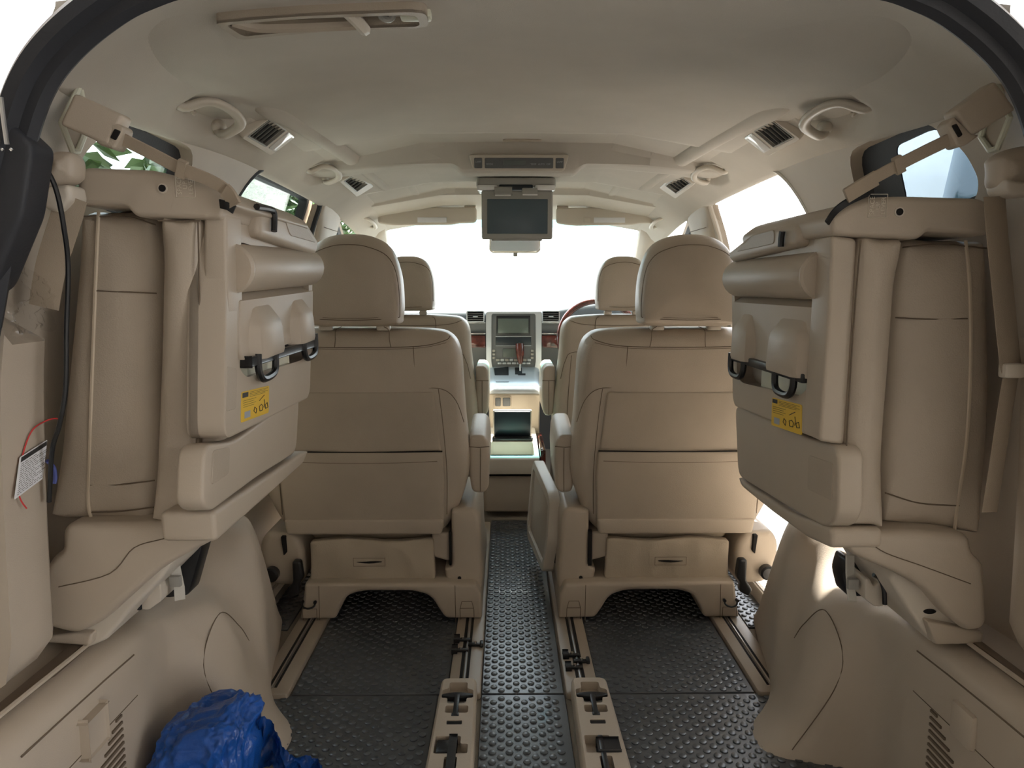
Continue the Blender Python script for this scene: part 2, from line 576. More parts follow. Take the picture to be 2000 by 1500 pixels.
# openings in the side walls (y, z)
QW = rpoly([(1.222, 1.135), (1.612, 1.10), (1.60, 1.282, .05), (1.31, 1.29, .06), (1.225, 1.215, .05), (1.205, 1.165, .02)], .02)
SD = rpoly([(1.80, .04), (2.66, .04, .06), (2.66, 1.315, .07), (1.97, 1.325, .16), (1.835, 1.13, .12), (1.80, .60, .2)], .05, 8)
FD = rpoly([(2.98, .04), (3.95, .04), (3.95, .95), (3.52, 1.255, .05), (3.0, 1.285, .05)], .04)
def build_wall(s):
    nm = 'wall_left' if s < 0 else 'wall_right'
    zt = lambda y: ceil0(xmax(y) - .012, min(y, 3.5)) + .004
    top = [(y, zt(y)) for y in [.945 + .06 * k for k in range(43)]]
    outer = [(.945, .37), (4.3, .37), (4.3, .90), (3.52, 1.27)] + [(a, b) for a, b in reversed(top)]
    outer = dens(outer, .06)
    holes = [dens(QW, .05), dens([(a, max(b, .37 + .03)) for a, b in SD], .05), dens([(a, max(b, .40)) for a, b in FD], .05)]
    bm = NB()
    def fn(u, v, w):
        x = xw(u, v)
        if u < 1.085 and v < .96: x -= (.095 if s < 0 else .078) * sst(v, .37, .45) * (1 - sst(u, 1.06, 1.085)) * (1 - sst(v, .92, .95))
        return Vector((s * (x + w), u, v))
    sheet(bm, outer, holes, fn, .035, .035)
    return struct(nm, bm, 'trim', angle=50)
wl = build_wall(-1)
wr = build_wall(1)

# lower side trim with the wheel-arch lumps
ST = [
 (0.86, [(.705, 0), (.70, .12), (.70, .24), (.703, .345), (.725, .385), (.80, .40)]),
 (1.20, [(.700, 0), (.70, .12), (.70, .24), (.70, .335), (.722, .37), (.80, .385)]),
 (1.33, [(.690, 0), (.695, .10), (.70, .22), (.71, .32), (.73, .35), (.80, .37)]),
 (1.38, [(.540, 0), (.59, .06), (.63, .18), (.68, .29), (.715, .335), (.80, .36)]),
 (1.44, [(.512, 0), (.562, .05), (.600, .14), (.628, .245), (.67, .325), (.80, .365)]),
 (1.51, [(.535, 0), (.580, .06), (.615, .16), (.645, .27), (.70, .34), (.80, .38)]),
 (1.555, [(.575, 0), (.600, .08), (.625, .20), (.655, .32), (.71, .385), (.80, .41)]),
 (1.60, [(.605, 0), (.608, .12), (.614, .27), (.638, .405), (.71, .44), (.80, .445)]),
 (1.72, [(.640, 0), (.642, .12), (.648, .28), (.675, .40), (.72, .425), (.80, .44)]),
 (1.84, [(.664, 0), (.665, .08), (.670, .16), (.690, .235), (.73, .265), (.82, .27)]),
 (1.93, [(.686, 0), (.687, .04), (.692, .08), (.708, .115), (.75, .13), (.82, .135)]),
 (2.00, [(.703, 0), (.704, .012), (.71, .025), (.73, .035), (.76, .04), (.82, .045)])]
def lower_x(y, v):
    k = v * 5
    c = []
    for Y, pr in ST:
        i = min(int(k), 4)
        t = k - i
        p0, p1, p2, p3 = [Vector(pr[max(0, min(5, i + q))]) for q in (-1, 0, 1, 2)]
        c.append((Y, 0.5 * ((2 * p1) + (p2 - p0) * t + (2 * p0 - 5 * p1 + 4 * p2 - p3) * t * t + (3 * p1 - p0 - 3 * p2 + p3) * t ** 3)))
    return cr1(y, [(a, b.x) for a, b in c]), cr1(y, [(a, b.y) for a, b in c])
def build_lower(s):
    bm = NB()
    ny, nv = 80, 30
    secs = []
    for j in range(ny + 1):
        y = .86 + (2.00 - .86) * j / ny
        sec = [Vector((s * lower_x(y, i / nv)[0], y, lower_x(y, i / nv)[1])) for i in range(nv + 1)]
        sec += [Vector((s * .84, y, sec[-1].z)), Vector((s * .84, y, 0))]
        secs.append(sec)
    loft(bm, secs)
    o = struct('trim_1' if s < 0 else 'trim_2', bm, 'trim', angle=45)
    # panel gaps and vent slots
    def surf(y, z, off=.0006):
        best = min((abs(lower_x(y, i / 60)[1] - z), lower_x(y, i / 60)[0]) for i in range(50))
        return Vector((s * (best[1] - off), y, z))
    b = NB()
    tube(b, catmull([surf(1.375, .02), surf(1.365, .16), surf(1.375, .24), surf(1.44, .30), surf(1.50, .24), surf(1.53, .19)], 8, False), .0011, 5)
    tube(b, [surf(.90, .352), surf(1.0, .35), surf(1.10, .347), surf(1.19, .342)], .0016, 5)
    tube(b, [surf(.90, .27), surf(1.06, .268), surf(1.19, .265)], .0008, 5)
    obj('panel_gap', b, 'seam', o)
    for k in range(11):
        b = NB()
        y0, z0 = 1.135 - .011 * k, .262 - .0125 * k
        box(b, s * .6965, s * .7030, 1.00 + .002 * k, 1.135, z0 - .0022, z0 + .0022) if False else box(b, s * .6968, s * .703, 1.135 - .018 - .0125 * k if 1.135 - .018 - .0125 * k > .98 else .98, 1.135, z0 - .0022, z0 + .0022)
        obj('vent_slot', b, 'seam', o)
    b = NB()
    box(b, s * .690, s * .705, 1.02, 1.075, .262, .322, .006)
    obj('panel_latch', b, 'trim', o)
    b = NB()
    box(b, s * .748, s * .765, .86, 1.33, .385, .3975, .002)
    obj('groove', b, 'seam', o)
    b = NB()
    tube(b, [Vector((s * .742, .86, .402)), Vector((s * .742, 1.2, .392)), Vector((s * .742, 1.33, .378))], .004, 6)
    obj('ledge_bead', b, 'trim', o)
    return o
build_lower(-1)
build_lower(1)

# floor, firewall
bm = NB()
box(bm, -.86, .86, .84, 4.3, -.12, -.006)
struct('floor', bm, 'carpet')
bm = NB()
box(bm, -.84, .84, 4.3, 4.36, -.12, .86)
struct('wall_front', bm, 'dash')
# dash-height cowl and sills
for s in (-1, 1):
    bm = NB()
    box(bm, s * .76, s * .86, 1.93, 4.3, -.05, .045, .012)
    sill = struct('trim_3' if s < 0 else 'trim_4', bm, 'plastic_lt')
    for k in range(9):
        b = NB()
        box(b, s * (.768 + .0095 * k), s * (.772 + .0095 * k), 1.96, 2.62, .044, .0475, .0008, 1)
        obj('tread_rib', b, 'plastic_lt', sill)
    bm = NB()                      # front body side below the windows, B pillar lower part
    box(bm, s * .79, s * .86, 2.66, 2.98, .04, .45, .01)
    struct('trim_5' if s < 0 else 'trim_6', bm, 'trim')

# quarter windows
def window(name, outline, s, xoff, gmat, frit=None, parts=True, sp=.05):
    bm = NB()
    o2 = dens(outline, sp)
    fn = lambda u, v, w: Vector((s * (xw(u, v) + xoff + w), u, v))
    sheet(bm, o2, [], fn, .004, .07)
    o = struct(name, bm, gmat)
    if frit:
        b = NB()
        sheet(b, dens(inset(outline, -.012), sp), [dens(frit, sp)], lambda u, v, w: Vector((s * (xw(u, v) + xoff - .004 + w), u, v)), .003, 0)
        obj('window_frame', b, 'rubber', o)
    return o
fritL = rpoly([(1.24, 1.15), (1.56, 1.115), (1.555, 1.262, .03), (1.31, 1.270, .04), (1.24, 1.21, .02)], .015)
fritR = rpoly([(1.24, 1.15), (1.48, 1.115), (1.475, 1.10), (1.46, 1.268, .02), (1.31, 1.275, .04), (1.24, 1.21, .02)], .015)
window('window_1', QW, -1, .03, 'glass', fritL)
window('window_2', QW, 1, .03, 'tint', fritR)
# thin heater lines on the right pane
# left sliding door (closed): door panel, dark window frame, glass
def door(name, s, y0, y1, wy0, wy1, wtop, slope=0):
    bm = NB()
    outer = rpoly([(y0, .02), (y1, .02), (y1, 1.30 - slope), (y0 + .02, 1.33)], .03)
    win = rpoly([(wy0, .93), (wy1, .93), (wy1 - slope * .9, wtop - slope * .6), (wy0 + .02, wtop)], .05)
    def fn(u, v, w): return Vector((s * (xw(u, v) + .045 + .012 * math.sin(max(0, min(1, (v - .1) / .6)) * math.pi) * -2 + w), u, v))
    sheet(bm, dens(outer, .06), [dens(win, .06)], fn, .03, .06)
    d = struct(name, bm, 'trim')
    b = NB()
    sheet(b, dens(inset(win, -.006), .06), [dens(inset(win, .016), .06)], lambda u, v, w: Vector((s * (xw(u, v) + .040 + w), u, v)), .03, 0)
    obj('window_frame', b, 'rubber', d)
    b = NB()
    sheet(b, dens(win, .06), [], lambda u, v, w: Vector((s * (xw(u, v) + .062 + w), u, v)), .004, .1)
    obj('pane', b, 'glass', d)
    b = NB()
    box(b, s * .755, s * .80, y0 + .15, y1 - .15, .60, .66, .02, 3)
    obj('armrest_ledge', b, 'plastic', d)
    return d
door('door_1', -1, 1.78, 2.69, 1.83, 2.62, 1.315)
door('door_2', -1, 2.95, 3.98, 3.04, 3.84, 1.275, .28)
door('door_3', 1, 2.95, 3.98, 3.04, 3.84, 1.275, .28)
# B pillars, rounded column with a seam
for s, nm in ((-1, 'trim_7'), (1, 'trim_8')):
    bm = NB()
    secs = []
    for k in range(14):
        z = .40 + (1.335 - .40) * k / 13
        fl = 1 - .95 * sst(z, 1.18, 1.32)
        x = xw(2.8, z) - .004
        hw = .115 + .05 * sst(z, 1.10, 1.31)
        yc = 2.815
        secs.append([Vector((s * (x + (dx if dx > .02 else dx * fl)), yc + dy * hw, z)) for dx, dy in ((.03, -1.05), (.006, -1), (-.012, -.8), (-.018, -.3), (-.018, .3), (-.012, .8), (.006, 1), (.03, 1.05))])
    loft(bm, secs)
    o = struct(nm, bm, 'trim', angle=60)
    b = NB()
    tube(b, [Vector((s * (xw(2.8, 1.21) - .023), 2.70, 1.21)), Vector((s * (xw(2.8, 1.21) - .023), 2.93, 1.21))], .0012, 5)
    obj('panel_gap', b, 'seam', o)
# rear edge moulding round each sliding-door opening
for s, nm in ((-1, 'trim_9'), (1, 'trim_10')):
    bm = NB()
    p = [(a, b) for a, b in dens(SD, .03)]
    path = [Vector((s * (xw(u, max(v, .2)) + .006), u, v)) for u, v in p]
    tube(bm, path, .009, 8, True)
    struct(nm, bm, 'rubber' if s < 0 else 'plastic_lt')

# A pillars + windscreen + header
for s, nm in ((-1, 'trim_11'), (1, 'trim_12')):
    bm = NB()
    secs = []
    for k in range(12):
        t = k / 11
        c = Vector((s * (.675 + .05 * t), 3.42 + .85 * t, 1.30 - .44 * t))
        r = .034 + .016 * (1 - t) ** 2
        secs.append([c + Vector((s * math.cos(a) * r * 1.5, -math.sin(a) * .3 * r, math.sin(a) * r)) for a in [2 * math.pi * q / 12 for q in range(12)]])
    loft(bm, secs)
    struct(nm, bm, 'trim', angle=70)
bm = NB()
WT, WB = Vector((0, 3.47, 1.325)), Vector((0, 4.32, .86))
nn = 10
g = [[bm.verts.new((x, WT.y + (WB.y - WT.y) * t + .02 * (1 - (x / .7) ** 2), WT.z + (WB.z - WT.z) * t)) for x in [-.76 + 1.52 * i / 16 for i in range(17)]] for t in [k / nn for k in range(nn + 1)]]
for a, b in zip(g, g[1:]):
    for i in range(16): bm.faces.new((a[i], a[i + 1], b[i + 1], b[i]))
ws = struct('window_3', bm, 'glass')
bm = NB()
g = [[bm.verts.new((x, 3.475 + .85 * t + .02 * (1 - (x / .7) ** 2) - .006, 1.325 - .465 * t - .004)) for x in [-.74 + 1.48 * i / 16 for i in range(17)]] for t in (0, .045, .09)]
for a, b in zip(g, g[1:]):
    for i in range(16): bm.faces.new((a[i], a[i + 1], b[i + 1], b[i]))
obj('shade_band', bm, 'tealband', ws)

# ------------------------------------------------------------------ roof side rails
for s, nm in ((-1, 'trim_13'), (1, 'trim_14')):
    bm = NB()
    secs = []
    N = 44
    for k in range(N + 1):
        t = k / N
        y = 1.48 + (2.88 - 1.48) * t
        x = s * (.550 - .058 * t)
        bulge = math.sin(min(1, t * 7 + .02) * math.pi / 2) * math.sin(min(1, (1 - t) * 16 + .02) * math.pi / 2)
        w = (.030 + .012 * (1 - sst(t, 0, .25))) * (.35 + .65 * bulge)
        h = .030 * bulge + .001
        zc = ceil0(x, y)
        secs.append([Vector((x + math.cos(a) * w, y, zc + (x and 0) - math.sin(a) * h + (ceil0(x + math.cos(a) * w, y) - zc) + .004)) for a in [-.15 + (math.pi + .3) * q / 9 for q in range(10)]])
    loft(bm, secs)
    struct(nm, bm, 'liner', angle=60)
# sunroof shades
for nm, y0, y1, lab, xh in (('sunroof_shade', 2.075, 2.312, 'rear pale cloth sunroof shade with a small finger pull', .42), ('sunroof_shade', 2.82, 3.08, 'front pale cloth sunroof shade beyond the drop-down screen', .39)):
    t = thing(nm, lab, 'sunroof shade', (0, (y0 + y1) / 2, 1.42), 'sunroof shades')
    bm = NB()
    zz = lambda x, y: cr1(y, ZB) + .0245 + cr1(abs(x), DX)
    g = [[bm.verts.new((-xh + 2 * xh * i / 24, y0 + (y1 - y0) * j / 8, zz(-xh + 2 * xh * i / 24, y0 + (y1 - y0) * j / 8))) for i in range(25)] for j in range(9)]
    for a, b in zip(g, g[1:]):
        for i in range(24): bm.faces.new((a[i], a[i + 1], b[i + 1], b[i]))
    obj('shade_panel', bm, 'liner', t)
    bm = NB()
    yy = y1 - .055
    pillow(bm, rpoly([(-.045, yy - .013), (.075, yy - .013), (.075, yy + .013), (-.045, yy + .013)], .012), fXY, zz(0, yy) - .004, zz(0, yy) + .004, .002)
    obj('finger_pull', bm, 'plastic', t)

# ------------------------------------------------------------------ rear opening: seal, flange, tailgate
op = [(-.79, .30), (-.78, .55), (-.745, .80), (-.70, .97), (-.668, 1.09), (-.638, 1.18), (-.612, 1.235), (-.578, 1.275), (-.530, 1.312), (-.48, 1.338), (-.40, 1.358), (-.2, 1.370), (0, 1.373)]
op = op + [(-x, z) for x, z in reversed(op[:-1])]
path = catmull([Vector((x, .935, z)) for x, z in op], 6, False)
bm = NB()
def sealsec(path):
    P, T = frames(path)
    secs = []
    for p, t in zip(P, T):
        nrm = Vector((0, 1, 0)).cross(t).normalized()
        if nrm.dot(Vector((0, .935, .8)) - p) < 0: nrm = -nrm
        secs.append([p + nrm * a + Vector((0, b, 0)) for a, b in ((.004, .012), (.010, .0), (.004, -.012), (-.008, -.012), (-.014, -.026), (-.030, -.026), (-.036, -.008), (-.036, .014), (-.02, .016))])
    return secs
loft(bm, sealsec(path))
struct('trim_15', bm, 'rubber', angle=50)
bm = NB()
P, T = frames(path)
secs = []
for p, t in zip(P, T):
    nrm = Vector((0, 1, 0)).cross(t).normalized()
    if nrm.dot(Vector((0, .935, .8)) - p) < 0: nrm = -nrm
    secs.append([p - nrm * .034 + Vector((0, .02, 0)), p - nrm * .034 + Vector((0, -.005, 0)), p - nrm * .05 + Vector((0, .0, 0)), p - nrm * .056 + Vector((0, .03, 0)), p - nrm * .05 + Vector((0, .034, 0))])
loft(bm, secs)
struct('trim_16', bm, 'body', angle=50)

# ================================================================== FLOOR MATS WITH COIN STUDS
def floor_mat(x0, x1, y0, y1, label, z=-.006, skew=0):
    t = thing('floor_mat', label, 'floor mat', ((x0 + x1) / 2, (y0 + y1) / 2, z), 'coin-stud rubber floor mats')
    bm = NB()
    box(bm, x0, x1, y0, y1, z, z + .006, .0015, 1)
    obj('mat_sheet', bm, 'mat', t)
    vs, fs = [], []
    dx, dy, r = .0186, .031, .0086
    n = 10
    col = 0
    x = x0 + .011
    while x < x1 - .009:
        y = y0 + .012 + (dy / 2 if col % 2 else 0)
        while y < y1 - .010:
            o = len(vs)
            for rr, h in ((r, .006), (r * .93, .0082), (r * .82, .0086)):
                vs += [(x + rr * math.cos(2 * math.pi * k / n), y + rr * math.sin(2 * math.pi * k / n), z + h) for k in range(n)]
            for q in range(2):
                fs += [(o + q * n + k, o + q * n + (k + 1) % n, o + (q + 1) * n + (k + 1) % n, o + (q + 1) * n + k) for k in range(n)]
            fs.append(tuple(o + 2 * n + k for k in range(n)))
            y += dy
        x += dx
        col += 1
    off = t.location
    me = bpy.data.meshes.new('coin_stud')
    me.from_pydata([(a - off.x, b - off.y, c - off.z) for a, b, c in vs], [], fs)
    finish(me, 50)
    me.materials.append(M['mat'])
    o = bpy.data.objects.new('coin_stud', me)
    COL.objects.link(o)
    o.parent = t
    o['kind'] = 'stuff'
floor_mat(-.70, -.205, 1.0, 1.618, 'black studded mat in the left rear corner, beside the blue bag')
floor_mat(-.565, -.183, 1.624, 2.90, 'black studded mat under the left captain seat')
floor_mat(-.098, .106, 1.0, 1.618, 'nearest piece of the aisle mat, between the two beige rail covers')
floor_mat(-.098, .104, 1.624, 2.93, 'long aisle mat running forward between the captain seats')
floor_mat(.215, .70, 1.0, 1.618, 'black studded mat in the right rear corner, against the right wheel arch')
floor_mat(.192, .575, 1.624, 2.90, 'black studded mat under the right captain seat')
floor_mat(.675, .765, 1.96, 2.60, 'narrow strip of studded mat beside the open right doorway')
floor_mat(-.765, -.675, 1.96, 2.60, 'narrow strip of studded mat along the closed left door')

# ------------------------------------------------------------------ seat rails
def floor_rail(xa, xb, y0, y1, slots, label):
    t = thing('seat_rail', label, 'seat rail', ((xa + xb) / 2, (y0 + y1) / 2, 0), 'seat rails sunk in the floor')
    bm = NB()
    pts = rpoly([(xa, y0), (xb, y0), (xb, y1), (xa, y1)], .012)
    pillow(bm, pts, fXY, -.004, .012, .002, r2=.005, seg=2)
    obj('rail_cover_strip', bm, 'rail', t)
    for x, w in slots:
        b = NB()
        box(b, x - w / 2, x + w / 2, y0 + .03, y1 - .02, .0118, .0128)
        obj('slot', b, 'dark', t)
    b = NB()
    xm = (slots[0][0] + slots[1][0]) / 2
    tube(b, [Vector((xm, y0 + .03, .0125)), Vector((xm, y1 - .02, .0125))], .0032, 8)
    obj('runner', b, 'steel', t)
    return t
floor_rail(-.181, -.100, 1.60, 2.88, [(-.152, .008), (-.136, .007)], 'inner rail of the left captain seat, at the aisle')
floor_rail(.108, .190, 1.60, 2.88, [(.142, .007), (.158, .008)], 'inner rail of the right captain seat, at the aisle')
floor_rail(-.655, -.568, 1.605, 2.88, [(-.622, .006), (-.606, .006)], 'outer rail of the left captain seat, by the wheel arch')
floor_rail(.578, .665, 1.605, 2.88, [(.612, .006), (.628, .006)], 'outer rail of the right captain seat, by the open doorway')
def rail_clip(x, y, side, label):
    t = thing('rail_clip', label, 'clip', (x, y, .0125), 'black clips on the seat rails')
    b = NB()
    box(b, x - .02, x + .02, y - .006, y + .006, .0125, .020, .002)
    obj('clip_bar', b, 'black', t)
    b = NB()
    box(b, x + side * .012, x + side * .022, y - .012, y + .012, .0125, .024, .003)
    obj('clip_hook', b, 'black', t)
    b = NB()
    cyl(b, (x, y, .022), (0, 0, 1), .004, .006, 10)
    obj('rivet', b, 'chrome', t)
for x, y, sd_, lb in ((-.158, 1.862, -1, 'far black clip on the left aisle rail, on its left edge'), (-.122, 1.835, 1, 'black clip on the left aisle rail, on the side by the mat'), (-.160, 1.805, -1, 'black clip on the left aisle rail, nearest of its three'),
                      (.138, 1.775, -1, 'far black clip on the right aisle rail'), (.160, 1.745, 1, 'black clip on the right aisle rail, pointing away from the aisle'), (.140, 1.715, -1, 'black clip on the right aisle rail, nearest of its three')):
    rail_clip(x, y, sd_, lb)

# ------------------------------------------------------------------ beige covers over the rail ends
def rail_end_cover(s, xc, label):
    y0, y1 = 1.18, 1.622
    t = thing('rail_end_cover', label, 'rail cover', (xc, 1.4, 0), 'beige covers over the rail ends')
    outer = rpoly([(xc - .050, y0), (xc + .050, y0), (xc + .043, y1, .02), (xc - .043, y1, .02)], .01, 6)
    H = .045
    tee = rpoly([(xc - .037, 1.533), (xc - .022, 1.533), (xc - .022, 1.512), (xc + .022, 1.512), (xc + .022, 1.533), (xc + .037, 1.533), (xc + .037, 1.566), (xc + .022, 1.572), (xc + .022, 1.598), (xc - .022, 1.598), (xc - .022, 1.572), (xc - .037, 1.566)], .006, 3)
    tee = [(u, v) for u, v in tee]
    low = rpoly([(xc - .024, 1.475), (xc + .028, 1.475), (xc + .028, 1.503), (xc - .024, 1.503)], .006, 3)
    slot = rpoly([(xc - .017, 1.432), (xc + .017, 1.432), (xc + .017, 1.447), (xc - .017, 1.447)], .003, 3)
    sec = rpoly([(xc - .036, 1.335), (xc + .034, 1.335), (xc + .034, 1.366), (xc + .018, 1.366), (xc + .018, 1.392), (xc - .036, 1.392)], .005, 3)
    bot = rpoly([(xc - .012, 1.20), (xc + .014, 1.20), (xc + .014, 1.325), (xc - .012, 1.325)], .004, 3)
    holes = [tee, low, slot, sec, bot]
    bm = NB()
    ins = inset(outer, .006)
    sheet(bm, ins, holes, lambda u, v, w: Vector((u, v, H - w)), .024, 0)
    # rounded outer wall
    rings = [(outer, 0.0), (outer, H - .008), (inset(outer, .002), H - .0025), (ins, H)]
    secs = [[Vector((u, v, z)) for u, v in p] for p, z in rings]
    loft(bm, secs, cap=False)
    obj('cover_shell', bm, 'plastic', t, angle=50)
    b = NB()
    pillow(b, inset(outer, .008), fXY, .014, .024, .001, seg=1)
    obj('recess_floor', b, 'plastic', t)
    b = NB()
    pillow(b, catmull([(xc - .034, 1.545), (xc, 1.538), (xc + .034, 1.545), (xc + .032, 1.554), (xc, 1.560), (xc - .032, 1.554)], 4), fXY, .030, .044, .003, seg=2)
    box(b, xc - .006, xc + .006, 1.465, 1.545, .036, .047, .002)
    box(b, xc - .009, xc + .009, 1.462, 1.476, .034, .046, .002)
    obj('release_lever', b, 'black', t)
    b = NB()
    box(b, xc - .016, xc + .016, 1.433, 1.446, .023, .0435)
    obj('slot_insert', b, 'dark', t)
    b = NB()
    q = -1 if s < 0 else 1
    box(b, xc + q * .032, xc - q * .008, 1.338, 1.380, .024, .046, .004)
    box(b, xc - q * .008, xc + q * .004, 1.20, 1.392, .026, .047, .003)
    obj('lock_block', b, 'black', t)
rail_end_cover(-1, -.152, 'beige rail end cover on the left of the near aisle mat')
rail_end_cover(1, .163, 'beige rail end cover on the right of the near aisle mat')

# ================================================================== CAPTAIN SEATS (second row)
def seam_path(bm, pts, y, r=.0011, fn=None):
    fn = fn or (lambda u, v: Vector((u, y, v)))
    tube(bm, catmull([fn(u, v) for u, v in pts], 5, False), r, 5)
def captain_seat(s, label):
    xc = .445 * s + (.0 if s < 0 else .01)
    Y = 2.02
    t = thing('captain_seat', label, 'seat', (xc, Y + .3, .0), 'second-row captain seats')
    q = -s                                  # +1 towards the aisle on the left seat
    X = lambda a: xc + q * a                # a > 0 : towards the aisle
    XK = lambda a: xc + q * (a - .012)
    XH = lambda a: xc + q * (a - .026)
    lean = lambda v: Y + .035 * (0.9 - v)    # top of the back nearer the camera
    fB = lambda u, v, w: Vector((XK(u), lean(v) + w, v))
    # backrest
    out = catmull([(-.20, .868), (0, .872), (.20, .868), (.262, .850), (.287, .80), (.293, .72), (.300, .60), (.312, .48), (.300, .40), (.272, .325), (.235, .268), (.18, .258), (0, .256), (-.18, .258), (-.235, .268), (-.272, .325), (-.300, .40), (-.312, .48), (-.300, .60), (-.293, .72), (-.287, .80), (-.262, .850)], 5)
    out = [tuple(p) for p in out]
    bm = NB()
    pillow(bm, out, fB, 0, .155, .042, .006, 5)
    back = obj('backrest', bm, 'leather', t, angle=60)
    # top yoke with its seam
    b = NB()
    yk = lambda v: lean(v) - .0012
    fS = lambda u, v: Vector((XK(u), yk(v), v))
    def st(pts, r=.0011): tube(b, catmull([fS(u, v) for u, v in pts], 5, False), r, 5)
    st([(-.255, .835), (-.17, .822), (0, .818), (.17, .822), (.245, .838), (.262, .852)])
    st([(-.255, .830), (-.17, .817), (0, .813), (.17, .817), (.25, .832)], .0006)
    st([(.155, .82), (.158, .76), (.157, .70)])
    st([(-.155, .82), (-.158, .76), (-.157, .70)])
    st([(-.298, .60), (-.275, .665), (-.235, .698), (-.16, .700), (0, .702), (.16, .700), (.235, .698), (.275, .665), (.298, .60)])
    st([(.225, .698), (.236, .60), (.246, .45), (.244, .32)])
    st([(-.225, .698), (-.236, .60), (-.246, .45), (-.244, .32)])
    obj('seam', b, 'seam', back)
    for a in (-1, 1):
        b = NB()
        tube(b, catmull([Vector((X(a * .06), Y + .01, .877)), Vector((X(a * .075), Y + .0, .868)), Vector((X(a * .077), Y - .002, .84)), Vector((X(a * .08), yk(.82), .82))], 4, False), .001, 5)
        obj('seam', b, 'seam', back)
    # seat back board with pocket
    bp = rpoly([(-.212, .69), (.212, .69), (.236, .46), (.232, .268), (-.232, .268), (-.236, .46)], .012, 4)
    b = NB()
    pillow(b, bp, fB, -.0075, .02, .006, .004, 3)
    bd = obj('back_panel', b, 'leather_dk', t, angle=60)
    b = NB()
    pillow(b, rpoly([(-.236, .515), (.236, .515), (.240, .44), (.234, .275), (-.234, .275), (-.240, .44)], .01, 4), lambda u, v, w: fB(u, v, w - .006 * sst(v, .27, .5)), -.014, .02, .006, .003, 3)
    pk = obj('seat_pocket', b, 'leather_dk', t, angle=60)
    b = NB()
    tube(b, catmull([fB(u, v, -.0205) for u, v in ((-.22, .487), (-.1, .483), (0, .482), (.1, .483), (.22, .487))], 4, False), .001, 5)
    obj('seam', b, 'seam', pk)
    b = NB()
    tube(b, catmull([fB(u, v, -.0165) for u, v in ((-.235, .5165), (-.1, .514), (0, .513), (.1, .514), (.235, .5165))], 4, False), .0022, 6)
    obj('pocket_mouth', b, 'dark', pk)
    b = NB()
    pillow(b, rpoly([(-.236, .310), (.236, .310), (.229, .262), (-.229, .262)], .01, 4), fB, -.0195, .02, .008, .0, 3)
    obj('lower_band', b, 'leather', pk)
    # slot on the outer flank
    b = NB()
    pillow(b, rpoly([(-.296, .775), (-.290, .775), (-.290, .70), (-.296, .70)], .003, 2), fB, .004, .03, .002, seg=2)
    obj('side_handle', b, 'grey', back)
    # headrest
    hb = NB()
    ho = [tuple(p) for p in catmull([(-.118, .882), (0, .878), (.118, .882), (.136, .905), (.140, .96), (.134, 1.03), (.110, 1.095), (.065, 1.128), (0, 1.137), (-.065, 1.128), (-.110, 1.095), (-.134, 1.03), (-.140, .96), (-.136, .905)], 6)]
    fH = lambda u, v, w: Vector((XH(u), Y - .028 + .10 * (1.0 - v) * -.1 + w - .02 * sst(v, .88, 1.14) * 0, v))
    pillow(hb, ho, fH, 0, .125, .040, .010, 5)
    h = obj('headrest', hb, 'leather', t, angle=60)
    b = NB()
    tube(b, catmull([fH(u, v, w - .0012) for u, v, w in ((-.137, .92, .012), (-.131, 1.02, .008), (-.105, 1.075, .004), (-.05, 1.10, -.003), (0, 1.105, -.006), (.05, 1.10, -.003), (.105, 1.075, .004), (.131, 1.02, .008), (.137, .92, .012), (.125, .903, .010), (.06, .899, -.002), (0, .898, -.004), (-.06, .899, -.002), (-.125, .903, .010), (-.137, .92, .012))], 5, False), .0011, 5)
    tube(b, catmull([fH(u, v, w - .001) for u, v, w in ((.12, .908, .010), (.06, .904, -.002), (0, .903, -.004), (-.06, .904, -.002), (-.12, .908, .010))], 5, False), .0006, 5)
    obj('seam', b, 'seam', h)
    for a in (-.082, .082):
        b = NB()
        pillow(b, rpoly([(XH(a) - .020, Y + .01), (XH(a) + .020, Y + .01), (XH(a) + .020, Y + .045), (XH(a) - .020, Y + .045)], .012, 4), fXY, .866, .880, .004, seg=3)
        obj('headrest_post', b, 'plastic_lt', t)
    # seat cushion (front of the back)
    b = NB()
    pillow(b, rpoly([(xc - .26, Y + .16), (xc + .26, Y + .16), (xc + .26, Y + .66), (xc - .26, Y + .66)], .05, 5), fXY, .27, .43, .04, seg=4, crown2=.01)
    obj('seat_cushion', b, 'leather', t, angle=60)
    # armrest on the aisle side and (folded lower) on the outer side
    for a, nm in ((.327 if s < 0 else .3135, 'armrest'),):
        b = NB()
        sec = rpoly([(a - .027, .548), (a + .015, .548), (a + .029, .528), (a + .032, .47), (a + .028, .385), (a + .012, .368), (a - .022, .372), (a - .031, .43), (a - .033, .52)], .014, 4)
        pillow(b, sec, lambda u, v, w: Vector((X(u), 2.085 + w, v + .10 * w)), 0, .26, .012, seg=4, r2=.02)
        ar = obj(nm, b, 'leather', t, angle=60)
        b = NB()
        tube(b, [Vector((X(a + .004), 2.0845, .51)), Vector((X(a + .004), 2.0838, .45)), Vector((X(a + .003), 2.0845, .376))], .0012, 5)
        tube(b, [Vector((X(a - .031), 2.0850, .515)), Vector((X(a), 2.0838, .512)), Vector((X(a + .031), 2.0850, .515))], .0012, 5)
        obj('seam', b, 'seam', ar)
        b = NB()
        cyl(b, (X(a - .045), 2.12, .46), (1, 0, 0), .035, .03, 18, .003)
        obj('armrest_pivot', b, 'black', t)
    # outer armrest bulk
    b = NB()
    pillow(b, rpoly([(X(-.335), .57), (X(-.300), .57), (X(-.300), .40), (X(-.335), .40)], .014, 4), fXZ, 2.10, 2.36, .012, seg=3)
    obj('armrest', b, 'leather', t, angle=60)
    # recliner side covers
    b = NB()
